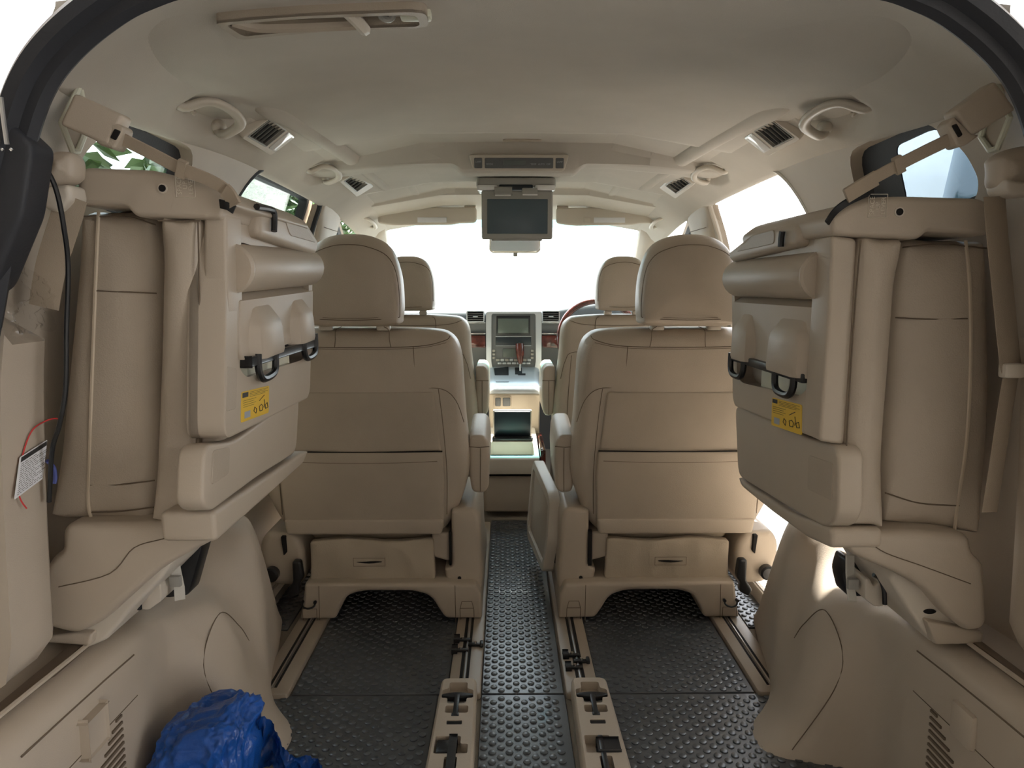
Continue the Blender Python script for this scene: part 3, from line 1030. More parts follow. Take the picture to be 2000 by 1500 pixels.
    pillow(b, rpoly([(.245, .335, .01), (.270, .338, .03), (.318, .345, .03), (.330, .30), (.332, .20), (.338, .13), (.334, .085), (.232, .085), (.222, .155), (.245, .158)], .012, 4), lambda u, v, w: Vector((X(u), w, v)), 2.03, 2.40, .014, seg=4)
    sc = obj('recliner_cover', b, 'plastic', t, angle=55)
    b = NB()
    cyl(b, (X(.268), 2.028, .125), (0, 1, 0), .0055, .004, 12)
    obj('screw_hole', b, 'dark', sc)
    b = NB()
    box(b, X(.238), X(.245), 2.026, 2.04, .165, .27, .002)
    obj('shadow_gap', b, 'dark', sc)
    b = NB()
    pillow(b, rpoly([(.185, .262), (.238, .262), (.238, .170), (.185, .185)], .012, 4), lambda u, v, w: Vector((X(u), w, v)), 2.045, 2.2, .008, seg=3)
    obj('hinge_cover', b, 'plastic', t)
    # outer cover, bulging and rounded
    b = NB()
    pillow(b, [tuple(p) for p in catmull([(-.225, .255), (-.27, .262), (-.305, .262), (-.328, .225), (-.325, .16), (-.300, .108), (-.262, .098), (-.215, .10), (-.20, .14), (-.20, .21)], 5)], lambda u, v, w: Vector((X(u), w, v)), 2.04, 2.50, .02, seg=4)
    oc = obj('recliner_cover', b, 'plastic', t, angle=55)
    b = NB()
    pillow(b, rpoly([(X(-.262), .255), (X(-.248), .255), (X(-.246), .205), (X(-.256), .195)], .004, 3), fXZ, 2.032, 2.06, .002, seg=1)
    obj('belt_slot', b, 'dark', oc)
    # rear cloth skirt
    b = NB()
    sk = rpoly([(-.175, .243), (.190, .243), (.196, .118), (-.178, .113)], .01, 3)
    pillow(b, dens(sk, .02), lambda u, v, w: Vector((X(u), w + .003 * math.sin(u * 31 + v * 40) + .0015 * math.sin(u * 90), v - .004 * math.sin(u * 22))), 2.030, 2.06, .006, .003, 3)
    skirt = obj('cloth_skirt', b, 'skirt', t, angle=60)
    b = NB()
    pillow(b, [tuple(p) for p in catmull([(-.035, .178), (0, .1785), (.035, .178), (.03, .1765), (0, .1735), (-.03, .1765)], 3)], lambda u, v, w: Vector((X(u), w, v)), 2.0235, 2.04, .0004, seg=1)
    obj('slit', b, 'dark', skirt)
    b = NB()
    for pts in ([(-.047, .190), (.047, .190), (.047, .165), (-.047, .165), (-.047, .190)],):
        for p0, p1 in zip(pts, pts[1:]): tube(b, [Vector((X(p0[0]), 2.0245, p0[1])), Vector((X(p1[0]), 2.0245, p1[1]))], .0006, 4)
    obj('seam', b, 'seam', skirt)
    # seat pan behind the skirt
    b = NB()
    pillow(b, rpoly([(X(-.19), .30), (X(.19), .30), (X(.19), .22), (X(-.19), .22)], .03, 4), fXZ, 2.09, 2.60, .02, seg=3)
    obj('seat_pan', b, 'skirt', t)
    # pedestal: two feet joined by a cross member
    ped = rpoly([(-.185, .125), (.240, .125), (.318, .120), (.334, .085), (.336, .0135), (.228, .0135, .012), (.213, .035, .02), (.185, .085, .03), (.135, .100, .03), (-.020, .100, .03), (-.065, .085, .03), (-.090, .035, .02), (-.098, .0135, .012), (-.203, .0135), (-.195, .06)], .008, 4)
    b = NB()
    pillow(b, ped, lambda u, v, w: Vector((X(u), w, v)), 1.992, 2.60, .012, seg=3)
    pd = obj('pedestal', b, 'plastic', t, angle=55)
    b = NB()
    box(b, X(-.06), X(.18), 2.20, 2.23, .035, .11, .004)
    obj('cross_member', b, 'plastic', pd)
    b = NB()
    for pts in ([(.258, .002), (.257, .118)], [(.272, .002), (.271, .045), (.277, .068), (.306, .068), (.312, .045), (.313, .002)], [(.272, .047), (.312, .047)],
                [(-.145, .002), (-.143, .118)], [(-.152, .002), (-.152, .047), (-.194, .047), (-.193, .002)]):
        tube(b, [Vector((X(u), 1.9915, v)) for u, v in pts], .0009, 4)
    obj('panel_gap', b, 'seam', pd)
    b = NB()
    tube(b, catmull([Vector((X(-.193), 1.990, .068)), Vector((X(-.190), 1.984, .058)), Vector((X(-.174), 1.980, .053)), Vector((X(-.158), 1.984, .058)), Vector((X(-.155), 1.990, .068))], 4, False), .0026, 7)
    cyl(b, (X(-.193), 1.99, .069), (0, 1, 0), .005, .01, 10)
    cyl(b, (X(-.155), 1.99, .069), (0, 1, 0), .005, .01, 10)
    obj('tether_hook', b, 'black', t)
    # black walk-in lever and adjuster knob
    b = NB()
    pillow(b, rpoly([(-.222, .190), (-.198, .190), (-.192, .135), (-.205, .118), (-.203, .090), (-.232, .075), (-.242, .095), (-.222, .125)], .008, 3), lambda u, v, w: Vector((X(u), w, v)), 2.000, 2.028, .006, seg=3)
    obj('lever', b, 'black', t)
    b = NB()
    cyl(b, (X(-.292), 2.028, .14), (0, 1, 0), .022, .03, 18, .005)
    obj('adjuster_knob', b, 'black', t)
    return t
captain_seat(-1, 'left second-row captain seat, beige leather, seen from behind')
rs = captain_seat(1, 'right second-row captain seat, beige leather, with a fold-out tray at its side')

# tray folded down on the right seat's aisle flank
t = thing('folding_tray', 'pale beige fold-away tray hanging upright beside the right captain seat', 'tray', (.09, 2.3, .1))
b = NB()
ty0, ty1 = 2.13, 2.50
def fT(u, v, w):                      # u along Y, v up, w across; the slab leans a little
    return Vector((.098 + w + .08 * (v - .3) + (u - 2.3) * -.11, u, v))
outl = rpoly([(2.12, .20), (2.14, .325), (2.19, .345), (2.50, .372), (2.53, .34), (2.53, .11), (2.49, .08), (2.16, .085)], .02, 5)
inn = inset(outl, .030)
sheet(b, inset(outl, .003), [inn], lambda u, v, w: fT(u, v, w - .018), .012, 0)
loft(b, [[fT(u, v, w) for u, v in p] for p, w in ((inset(outl, .003), -.018), (outl, -.014), (outl, .014), (inset(outl, .003), .018))], cap=False)
pillow(b, inset(outl, .003), fT, .0, .018, .001, seg=1)
obj('tray_frame', b, 'plastic_lt', t)
b = NB()
pillow(b, inset(outl, .031), fT, -.010, -.001, .003, seg=2)
obj('tray_face', b, 'plastic', t)
b = NB()
tube(b, [Vector((.122, 2.13, .13)), Vector((.132, 2.14, .19)), Vector((.14, 2.18, .25))], .008, 8)
obj('tray_arm', b, 'black', t)
b = NB()
box(b, .118, .15, 2.42, 2.48, .12, .28, .01)
obj('tray_bracket', b, 'plastic', t)

# ================================================================== FRONT SEATS
def front_seat(s, label):
    xc = .447 * s + (.0 if s < 0 else .012)
    Y = 3.0
    t = thing('front_seat', label, 'seat', (xc, Y + .3, 0), 'front-row seats')
    q = -s
    X = lambda a: xc + q * a
    fB = lambda u, v, w: Vector((X(u), Y + .05 * (.9 - v) + w, v))
    out = [tuple(p) for p in catmull([(-.18, .868), (0, .874), (.18, .868), (.232, .852), (.256, .81), (.262, .72), (.275, .60), (.290, .45), (.28, .30), (.25, .22), (0, .21), (-.25, .22), (-.28, .30), (-.290, .45), (-.275, .60), (-.262, .72), (-.256, .81), (-.232, .852)], 5)]
    b = NB()
    pillow(b, out, fB, 0, .14, .04, .004, 5)
    bk = obj('backrest', b, 'leather', t, angle=60)
    b = NB()
    def st(pts): tube(b, catmull([Vector((X(u), Y + .05 * (.9 - v) - .001, v)) for u, v in pts], 5, False), .0013, 5)
    st([(-.22, .835), (0, .828), (.16, .832), (.225, .85)])
    st([(.26, .60), (.24, .68), (.20, .715), (0, .72), (-.20, .715)])
    st([(.215, .70), (.225, .55), (.23, .40), (.22, .25)])
    st([(.10, .865), (.115, .845), (.118, .72)])
    obj('seam', b, 'seam', bk)
    b = NB()
    ho = [tuple(p) for p in catmull([(-.095, .892), (0, .889), (.095, .892), (.108, .91), (.112, .96), (.106, 1.03), (.085, 1.085), (.05, 1.112), (0, 1.118), (-.05, 1.112), (-.085, 1.085), (-.106, 1.03), (-.112, .96), (-.108, .91)], 6)]
    fH = lambda u, v, w: Vector((X(u), Y - .01 + w, v))
    pillow(b, ho, fH, 0, .11, .035, .008, 5)
    h = obj('headrest', b, 'leather', t, angle=60)
    b = NB()
    tube(b, catmull([fH(u, v, -.001 + w) for u, v, w in ((-.107, .93, .01), (-.102, 1.03, .006), (-.075, 1.075, .002), (0, 1.092, -.004), (.075, 1.075, .002), (.102, 1.03, .006), (.107, .93, .01))], 5, False), .0011, 5)
    tube(b, catmull([fH(u, v, -.001 + w) for u, v, w in ((-.1, .91, .008), (0, .905, -.004), (.1, .91, .008))], 5, False), .0011, 5)
    obj('seam', b, 'seam', h)
    for a in (-.06, .06):
        b = NB()
        box(b, X(a) - .016, X(a) + .016, Y + .02, Y + .05, .872, .89, .006)
        obj('headrest_post', b, 'plastic_lt', t)
    b = NB()
    pillow(b, rpoly([(xc - .26, Y + .15), (xc + .26, Y + .15), (xc + .26, Y + .64), (xc - .26, Y + .64)], .05, 4), fXY, .25, .42, .04, seg=4)
    obj('seat_cushion', b, 'leather', t, angle=60)
    b = NB()
    a = .308
    sec = rpoly([(a - .022, .652), (a + .012, .652), (a + .027, .632), (a + .030, .55), (a + .026, .45), (a + .012, .430), (a - .018, .434), (a - .028, .49), (a - .028, .64)], .014, 4)
    pillow(b, sec, lambda u, v, w: Vector((X(u), 3.05 + w, v)), 0, .28, .012, seg=4, r2=.02)
    ar = obj('armrest', b, 'leather', t, angle=60)
    b = NB()
    tube(b, [Vector((X(a), 3.0488, .585)), Vector((X(a), 3.0485, .436))], .0014, 5)
    tube(b, [Vector((X(a - .026), 3.0495, .587)), Vector((X(a + .028), 3.0495, .587))], .0014, 5)
    obj('seam', b, 'seam', ar)
    b = NB()
    pillow(b, rpoly([(X(-.27), .30), (X(.27), .30), (X(.27), .02), (X(-.27), .02)], .03, 4), fXZ, 3.02, 3.5, .02, seg=3)
    obj('seat_base', b, 'plastic', t)
    return t
front_seat(-1, 'left front passenger seat, beige leather, beyond the left captain seat')
front_seat(1, 'right front driver seat, beige leather, in front of the steering wheel')

# ================================================================== FOLDED THIRD-ROW SEATS
def folded_seat(s, D, label):
    t = thing('folded_seat', label, 'seat', (s * .60, 1.35, .42), 'third-row seats folded to the sides')
    def xzp(pts, Y): return xz(pts, Y)
    sgn = s
    # main cushion against the wall
    b = NB()
    cu = [tuple(p) for p in catmull(xzp(D['cushion'], 1.14), 4)]
    pillow(b, cu, fXZ, 1.135, 1.60, .035, .004, 5)
    c = obj('cushion', b, 'leather', t, angle=60)
    b = NB()
    for pts in D['piping']:
        tube(b, catmull([Vector((u, 1.1325, v)) for u, v in xzp(pts, 1.14)], 5, False), .0028, 6)
    obj('piping', b, 'piping', c)
    b = NB()
    for pts in D['cseams']:
        tube(b, catmull([Vector((u, 1.1325, v)) for u, v in xzp(pts, 1.14)], 5, False), .0013, 5)
    obj('seam', b, 'seam', c)
    # inner bolster (backrest edge)
    b = NB()
    bo = [tuple(p) for p in catmull(xzp(D['bolster'], 1.11), 4)]
    pillow(b, bo, fXZ, 1.10, 1.58, .028, .003, 5)
    bl = obj('bolster', b, 'leather', t, angle=60)
    b = NB()
    for pts in D['bseams']:
        tube(b, catmull([Vector((u, 1.0985, v)) for u, v in xzp(pts, 1.11)], 5, False), .0013, 5)
    obj('seam', b, 'seam', bl)
    # plastic board facing the aisle
    XB = s * .468
    board = rpoly(yz(D['board'], XB), .03, 5)
    hole = rpoly(yz(D['hole'], XB), .03, 5)
    bd = NB()
    sheet(bd, inset(board, .004), [hole], lambda u, v, w: Vector((XB + s * w, u, v)), .04, 0)
    loft(bd, [[Vector((XB + s * w, u, v)) for u, v in p] for p, w in ((inset(board, .004), 0), (inset(board, .0012), .0012), (board, .005), (board, .055))], cap=False)
    pillow(bd, board, fYZ, XB + s * .040, XB + s * .058, .001, seg=1)
    bo_ = obj('seat_underside', bd, 'plastic', t, angle=45)
    low = rpoly(yz(D['lower'], XB + s * .02), .03, 5)
    b = NB()
    pillow(b, low, fYZ, XB + s * .014, XB + s * .055, .006, seg=3)
    lo_ = obj('lower_panel', b, 'plastic', t, angle=45)
    b = NB()
    pillow(b, rpoly(yz(D['lowrec'], XB + s * .014), .008, 3), fYZ, XB + s * .0125, XB + s * .02, .0008, seg=1)
    obj('panel_recess', b, 'leather_dk', lo_)
    b = NB()
    pillow(b, rpoly(yz(D['pocket'], XB), .006, 3), fYZ, XB - s * .0008, XB + s * .02, .0008, seg=1)
    obj('side_pocket', b, 'leather_dk', bo_)
    # rear edge panel of the board (faces the tailgate)
    b = NB()
    e = xzp(D['edge'], 1.105)
    pillow(b, rpoly(e, .008, 3), fXZ, 1.104, 1.17, .006, seg=3)
    obj('edge_panel', b, 'plastic', t)
    # folding leg: rolled top, thin sheet, two bumps
    pa = yz(D['flap'], XB)
    ya = min(p[0] for p in pa); yb = max(p[0] for p in pa)
    zt = max(p[1] for p in pa); zb = min(p[1] for p in pa)
    dz = -.05 if s < 0 else -.05
    b = NB()
    r = .040
    prof = []
    for k in range(13):
        a = math.radians(100 - 205 * k / 12)
        prof.append((r * math.cos(a), zt - r + r * math.sin(a)))
    prof = [(.004, zt)] + prof + [(.013, zt - .092), (.010, zb + .02), (.012, zb), (-.012, zb), (-.014, zt - .08), (-.012, zt - .01)]
    tilt = D['tilt']
    def fF(u, v, w): return Vector((XB + s * .010 - s * u, w, v + tilt * (w - ya)))
    pillow(b, prof, fF, ya, yb, .006, seg=2)
    fl = obj('folding_leg', b, 'plastic', t, angle=50)
    for c0 in D['bumps']:
        b = NB()
        for k in range(1):
            y0, y1, z1 = ya + (yb - ya) * c0[0], ya + (yb - ya) * c0[1], zb + (zt - zb) * .46
            h = .027
            secs = []
            for q, dd, yi in ((zb - .004, h, .0), (zb + .004, h + .002, .0), ((zb + z1) / 2, h, .002), (z1 - .03, h * .92, .005), (z1 - .008, h * .35, .012), (z1, .004, .02)):
                secs.append([fF(u, q, w) for u, w in ((.006, y0 - .012 + yi), (.006 + dd * .8, y0 + yi), (.006 + dd, y0 + .010 + yi), (.006 + dd, y1 - .010 - yi), (.006 + dd * .8, y1 - yi), (.006, y1 + .012 - yi))])
            loft(b, secs)
        obj('leg_bump', b, 'plastic', fl, angle=30)
    b = NB()
    cyl(b, fF(0, zt - r, ya - .004), (0, 1, tilt), r * 1.02, .012, 28, .004)
    obj('end_cap', b, 'plastic', fl)
    # black floor hooks and the bar between
    b = NB()
    zz = lambda y: zb + tilt * (y - ya)
    box(b, XB - s * .012, XB + s * .014, ya + .01, yb - .02, zb - .012 , zb + .004, .002)
    for f0 in (.10, .72):
        y0 = ya + (yb - ya) * f0
        y1 = y0 + (yb - ya) * .20
        xx = XB - s * .012
        tube(b, catmull([Vector((xx, y0, zz(y0) + .005)), Vector((xx, y0, zz(y0) - .022)), Vector((xx, y0 + .02, zz(y0) - .040)), Vector((xx, y1 - .015, zz(y1) - .040)), Vector((xx, y1, zz(y1) - .026)), Vector((xx, y1, zz(y1) + .005))], 4, False), .0065, 8)
    obj('floor_hook', b, 'black', t)
    b = NB()
    box(b, XB + s * .010, XB + s * .03, ya + .04, ya + (yb - ya) * .62, zb - .075, zb - .015, .004)
    obj('latch_plate', b, 'paleframe', t)
    # top cap over the roll
    b = NB()
    pillow(b, rpoly(yz(D['cap'], XB), .02, 5), fYZ, XB - s * .020, XB + s * .05, .012, seg=4)
    tc_ = obj('top_cap', b, 'plastic', t, angle=45)
    b = NB()
    pillow(b, rpoly(yz(D['caprec'], XB), .012, 4), fYZ, XB - s * .0215, XB + s * .0, .001, seg=1)
    obj('cap_recess', b, 'leather_dk', tc_)
    b = NB()
    pts = yz(D['latch'], XB)
    tube(b, [Vector((XB - s * .026, u, v)) for u, v in catmull([Vector(p) for p in pts], 4, False)], .0055, 8)
    obj('release_latch', b, 'black', t)
    # upper side cover with the strap lever marking
    b = NB()
    tb = rpoly(xzp(D['bar'], 1.10), .012, 4)
    pillow(b, tb, fXZ, 1.09, 1.50, .010, seg=4)
    br = obj('side_cover', b, 'plastic', t, angle=50)
    hx, hz = xzp([D['screw']], 1.09)[0]
    b = NB()
    cyl(b, (hx, 1.0895, hz), (0, 1, 0), .0075, .002, 18)
    obj('screw_hole', b, 'plastic_lt', br)
    b = NB()
    cyl(b, (hx, 1.0882, hz), (0, 1, 0), .0052, .002, 18)
    obj('screw', b, 'dark', br)
    b = NB()
    lx, lz = xzp([D['mark']], 1.09)[0]
    if s < 0:
        ax, up = Vector((0, 0, 1)), Vector((-1, 0, 0))
    else:
        ax, up = Vector((0, 0, 1)), Vector((-1, 0, 0))
    for k, w in enumerate(('SPACE', 'UP', 'LEVER')):
        o = Vector((lx, 1.0892, lz)) - up * (.0085 * (k - 1)) 
        text(b, w, .0095, M3(ax, up, ax.cross(up), o), .0002)
    for u0, v0, u1, v1 in ((-.014, -.017, .014, -.017), (.014, -.017, .014, .017), (.014, .017, -.014, .017), (-.014, .017, -.014, -.017)):
        tube(b, [Vector((lx + u0, 1.0894, lz + v0)), Vector((lx + u1, 1.0894, lz + v1))], .0005, 4)
    obj('printed_mark', b, 'print', br)
    # yellow instruction sticker
    st = yz(D['sticker'], XB)
    b = NB()
    pillow(b, rpoly(st, .004, 2), fYZ, XB - s * .0008, XB + s * .001, .0002, seg=1)
    sk = obj('instruction_sticker', b, 'yellow', t, label='yellow instruction sticker with black pictograms')
    P = [Vector(p) for p in st]         # tl, tr, br, bl
    def on_st(a, c): return P[0].lerp(P[1], a).lerp(P[3].lerp(P[2], a), c)
    def quad(b, a0, c0, a1, c1, o=.0012):
        vs = [b.verts.new(Vector((XB - s * o, *on_st(a, c)))) for a, c in ((a0, c0), (a1, c0), (a1, c1), (a0, c1))]
        b.faces.new(vs)
    b = NB()
    quad(b, .02, .04, .22, .20) if s < 0 else quad(b, .02, .04, .20, .18)
    for k in range(4): quad(b, .26, .06 + .05 * k, .94 - .1 * (k % 2), .072 + .05 * k)
    for k in range(4): quad(b, .05, .30 + .07 * k, .50 - .07 * (k % 2), .312 + .07 * k)
    rnd = random.Random(3)
    for pts in ([(.62, .45), (.70, .38), (.80, .30)], [(.45, .62), (.42, .75), (.50, .85), (.52, .70), (.45, .62)], [(.62, .65), (.70, .60), (.76, .68), (.74, .82), (.64, .82), (.62, .65)], [(.80, .45), (.82, .60), (.80, .75)], [(.84, .66), (.92, .60), (.95, .78), (.86, .80), (.84, .66)]):
        for p0, p1 in zip(pts, pts[1:]):
            tube(b, [Vector((XB - s * .0012, *on_st(*p0))), Vector((XB - s * .0012, *on_st(*p1)))], .0007, 4)
    obj('sticker_print', b, 'ink', sk)
    b = NB()
    quad(b, .10, .68, .30, .90)
    obj('sticker_panel', b, 'stkgrey', sk)
    # lower support arm with its mechanism
    b = NB()
    arm = rpoly(xzp(D['arm'], 1.10), .02, 5)
    pillow(b, arm, fXZ, 1.095, 1.23, .014, seg=4)
    am = obj('support_arm', b, 'plastic', t, angle=50)
    b = NB()
    tube(b, catmull([Vector((u, 1.0942, v)) for u, v in xzp(D['armseam'], 1.095)], 5, False), .0009, 5)
    obj('panel_gap', b, 'seam', am)
    b = NB()
    pillow(b, rpoly(xzp(D['mech'], 1.16), .008, 3), fXZ, 1.13, 1.32, .008, seg=3)
    mc = obj('hinge_housing', b, 'plastic_lt', t)
    b = NB()
    p = xzp([D['mechhole']], 1.145)[0]
    ellipsoid(b, (p[0], 1.129, p[1]), .011, .003, .0045, 14, 8)
    obj('bolt_hole', b, 'dark', mc)
    b = NB()
    pillow(b, rpoly(xzp(D['foot'], 1.13), .006, 3), fXZ, 1.115, 1.25, .005, seg=3)
    obj('arm_foot', b, 'plastic', t)
    b = NB()
    tube(b, catmull([Vector((u, 1.20, v)) for u, v in xzp(D['cable'], 1.20)], 5, False), .0042, 8)
    obj('latch_cable', b, 'black', t)
    b = NB()
    pillow(b, rpoly(xzp(D['void'], 1.30), .01, 3), fXZ, 1.29, 1.34, .005, seg=2)
    obj('latch_mechanism', b, 'black', t)
    b = NB()
    pillow(b, rpoly(xzp(D['block'], 1.22), .005, 3), fXZ, 1.21, 1.27, .004, seg=2)
    obj('catch_block', b, 'plastic_lt', t)
    # beam under the board
    b = NB()
    bb = rpoly(yz(D['beam'], XB + s * .03), .012, 4)
    pillow(b, bb, fYZ, XB + s * .016, XB + s * .10, .008, seg=3)
    obj('side_beam', b, 'plastic', t)
    if D.get('pull'):
        b = NB()
        pts = xzp(D['pull'], 1.25)
        strap(b, [Vector((u, 1.25 - .01 * k, v)) for k, (u, v) in enumerate(pts)], .018, .004, (1, .3, 0))
        obj('pull_strap', b, 'hook_white', t)
        b = NB()
        pts = xzp(D['pull'], 1.25)
        m = (Vector(pts[1]) + Vector(pts[2])) / 2
        box(b, m.x - .010, m.x + .010, 1.222, 1.232, m.y - .010, m.y + .010, .002)
        obj('strap_stitching', b, 'grey', t)
    return t
LD = dict(
 cushion=[(200, 412), (260, 412), (308, 430), (314, 560), (310, 760), (306, 960), (300, 1022), (260, 1030), (190, 1026), (112, 1012), (100, 980), (112, 840), (135, 600), (150, 450), (165, 415)],
 piping=[[(198, 412), (194, 500), (190, 600), (184, 760), (180, 900), (178, 985), (190, 1022)]],
 cseams=[[(194, 568), (240, 570), (310, 573)], [(182, 945), (240, 944), (306, 936)], [(184, 998), (240, 996), (304, 988)], [(200, 424), (260, 426), (308, 440)], [(160, 424), (198, 422)]],
 bolster=[(316, 428), (350, 426), (393, 428), (398, 500), (396, 700), (392, 860), (388, 985), (372, 996), (345, 1020), (308, 1014), (300, 990), (304, 860), (310, 700), (314, 520)],
 bseams=[[(316, 432), (350, 433), (396, 433)], [(393, 432), (396, 600), (394, 760), (388, 900), (384, 985)]],
 board=[(442, 412), (500, 412), (560, 420), (600, 462), (612, 520), (606, 776), (438, 862)],
 hole=[(462, 470), (598, 512), (604, 560), (600, 690), (590, 703), (480, 738), (464, 712)],
 lower=[(392, 868), (450, 862), (580, 770), (574, 884), (500, 930), (405, 1000), (388, 985)],
 lowrec=[(415, 880), (448, 872), (446, 925), (412, 948)],
 pocket=[(443, 715), (463, 720), (461, 798), (441, 804)],
 edge=[(398, 420), (442, 415), (445, 600), (440, 860), (392, 868), (396, 640)],
 flap=[(470, 476), (608, 522), (600, 668), (470, 676)], tilt=.03,
 bumps=[(.10, .36), (.62, .84)],
 cap=[(484, 412), (540, 416), (580, 430), (606, 470), (602, 500), (484, 462)],
 caprec=[(535, 430), (575, 442), (598, 474), (545, 460)],
 latch=[(470, 404), (496, 408), (506, 416), (506, 452)],
 bar=[(152, 402), (158, 340), (172, 328), (300, 333), (330, 340), (410, 362), (452, 385), (466, 404), (438, 412), (436, 430), (268, 424), (254, 405)],
 screw=(318, 368), mark=(362, 362),
 sticker=[(471, 766), (525, 753), (524, 806), (470, 826)],
 arm=[(122, 1022), (300, 1020), (385, 1000), (432, 985), (432, 1048), (360, 1085), (310, 1115), (240, 1178), (200, 1215), (150, 1240), (92, 1225), (82, 1190), (88, 1110), (105, 1085), (122, 1075)],
 armseam=[(115, 1146), (215, 1120), (262, 1070), (320, 1052), (372, 1036)],
 mech=[(200, 1150), (280, 1110), (330, 1080), (350, 1088), (330, 1120), (275, 1175), (225, 1235), (190, 1250), (160, 1245)],
 mechhole=(200, 1190),
 foot=[(95, 1235), (155, 1228), (190, 1230), (186, 1254), (100, 1248)],
 cable=[(273, 1190), (272, 1160), (278, 1135), (290, 1122), (302, 1124)],
 void=[(285, 1115), (350, 1080), (400, 1060), (372, 1160), (325, 1165), (300, 1140)],
 block=[(283, 1140), (297, 1138), (302, 1148), (317, 1127), (321, 1150), (320, 1170), (295, 1188), (278, 1186)],
 beam=[(400, 1000), (500, 935), (574, 886), (590, 880), (582, 905), (520, 960), (440, 1030), (405, 1060)],
 pull=[(336, 1078), (348, 1110), (360, 1140), (366, 1158)])
RD = dict(
 cushion=[(1762, 472), (1830, 468), (1900, 470), (1925, 480), (1938, 560), (1944, 760), (1934, 930), (1915, 1032), (1885, 1042), (1820, 1036), (1735, 1022), (1720, 1000), (1724, 900), (1736, 700), (1744, 560)],
 piping=[[(1880, 470), (1888, 560), (1890, 700), (1882, 860), (1864, 985), (1858, 1040)]],
 cseams=[[(1744, 620), (1800, 623), (1884, 622)], [(1724, 960), (1790, 980), (1868, 985)], [(1758, 484), (1830, 478), (1925, 486)]],
 bolster=[(1675, 466), (1720, 464), (1762, 472), (1752, 560), (1740, 720), (1728, 880), (1724, 1015), (1700, 1026), (1650, 1022), (1640, 1000), (1646, 860), (1656, 700), (1664, 560)],
 bseams=[[(1674, 470), (1666, 560), (1656, 700), (1646, 880), (1642, 1000)]],
 board=[(1600, 455), (1560, 440), (1500, 452), (1445, 478), (1428, 530), (1430, 792), (1604, 862)],
 hole=[(1590, 490), (1440, 520), (1434, 560), (1440, 735), (1450, 748), (1565, 775), (1588, 740)],
 lower=[(1645, 870), (1596, 860), (1440, 790), (1446, 930), (1560, 1000), (1620, 1032), (1643, 1010)],
 lowrec=[(1580, 888), (1628, 905), (1626, 978), (1578, 955)],
 pocket=[(1580, 742), (1603, 752), (1601, 826), (1578, 818)],
 edge=[(1624, 458), (1674, 466), (1664, 640), (1648, 870), (1600, 862), (1618, 600)],
 flap=[(1590, 490), (1436, 530), (1444, 695), (1586, 705)], tilt=.0,
 bumps=[(.04, .36), (.66, .86)],
 cap=[(1582, 436), (1540, 440), (1490, 452), (1440, 492), (1442, 512), (1582, 480)],
 caprec=[(1535, 448), (1490, 460), (1458, 492), (1535, 476)],
 latch=[(1557, 452), (1555, 466), (1554, 482)],
 bar=[(1928, 462), (1926, 398), (1905, 388), (1760, 384), (1700, 386), (1650, 400), (1618, 425), (1618, 440), (1622, 460), (1790, 468), (1806, 452)],
 screw=(1756, 414), mark=(1714, 402),
 sticker=[(1509, 776), (1567, 791), (1566, 850), (1507, 830)],
 arm=[(1645, 1028), (1700, 1038), (1790, 1035), (1895, 1045), (1898, 1080), (1922, 1100), (1928, 1210), (1915, 1230), (1888, 1234), (1850, 1205), (1810, 1155), (1750, 1120), (1700, 1100), (1648, 1075)],
 armseam=[(1648, 1050), (1690, 1056), (1730, 1080), (1800, 1105), (1895, 1140)],
 mech=[(1730, 1100), (1800, 1140), (1835, 1165), (1870, 1210), (1890, 1240), (1850, 1245), (1800, 1240), (1760, 1185), (1720, 1120)],
 mechhole=(1805, 1186),
 foot=[(1800, 1205), (1850, 1215), (1912, 1228), (1908, 1250), (1816, 1252)],
 cable=[(1728, 1180), (1726, 1150), (1718, 1130), (1706, 1122)],
 void=[(1650, 1085), (1700, 1105), (1715, 1130), (1690, 1162), (1650, 1162), (1640, 1120)],
 block=[(1684, 1126), (1694, 1126), (1702, 1142), (1712, 1132), (1724, 1136), (1722, 1180), (1705, 1182), (1684, 1166)],
 beam=[(1640, 1030), (1560, 1000), (1470, 945), (1454, 930), (1458, 950), (1520, 1000), (1590, 1050), (1640, 1072)],
 pull=[(1660, 1085), (1655, 1115), (1652, 1145), (1650, 1160)])
folded_seat(-1, LD, 'beige third-row seat folded up against the left wall')
folded_seat(1, RD, 'beige third-row seat folded up against the right wall')

# ================================================================== DASHBOARD, CONSOLE, WHEEL
t = thing('dashboard', 'grey and dark dashboard across the front, under the windscreen', 'dashboard', (0, 3.7, .5))
b = NB()
secs = []
for x in (-.74, -.6, -.4, -.2, 0, .2, .3, .42, .55, .66, .74):
    hood = .045 * math.exp(-((x - .42) / .16) ** 2)
    secs.append([Vector((x, y, z)) for y, z in ((3.62, .60), (3.60, .70), (3.58, .80), (3.585, .855 + hood * .9), (3.62, .876 + hood), (3.72, .880 + hood), (3.9, .872 + hood * .4), (4.28, .84), (4.28, .55), (3.8, .5))])
loft(b, secs)
obj('dash_top', b, 'dash', t, angle=60)
b = NB()
for xa, xb in ((-.74, -.137), (.146, .27)):
    box(b, xa, xb, 3.572, 3.60, .685, .748, .006)
obj('wood_panel', b, 'wood', t, kind='stuff')
for xa, xb, nm in ((-.73, -.137, 'trim_strip'), (.146, .285, 'trim_strip')):
    for z in (.757, .812):
        b = NB()
        box(b, xa, xb, 3.568, 3.59, z - .0025, z + .0025, .001)
        obj(nm, b, 'chrome', t)
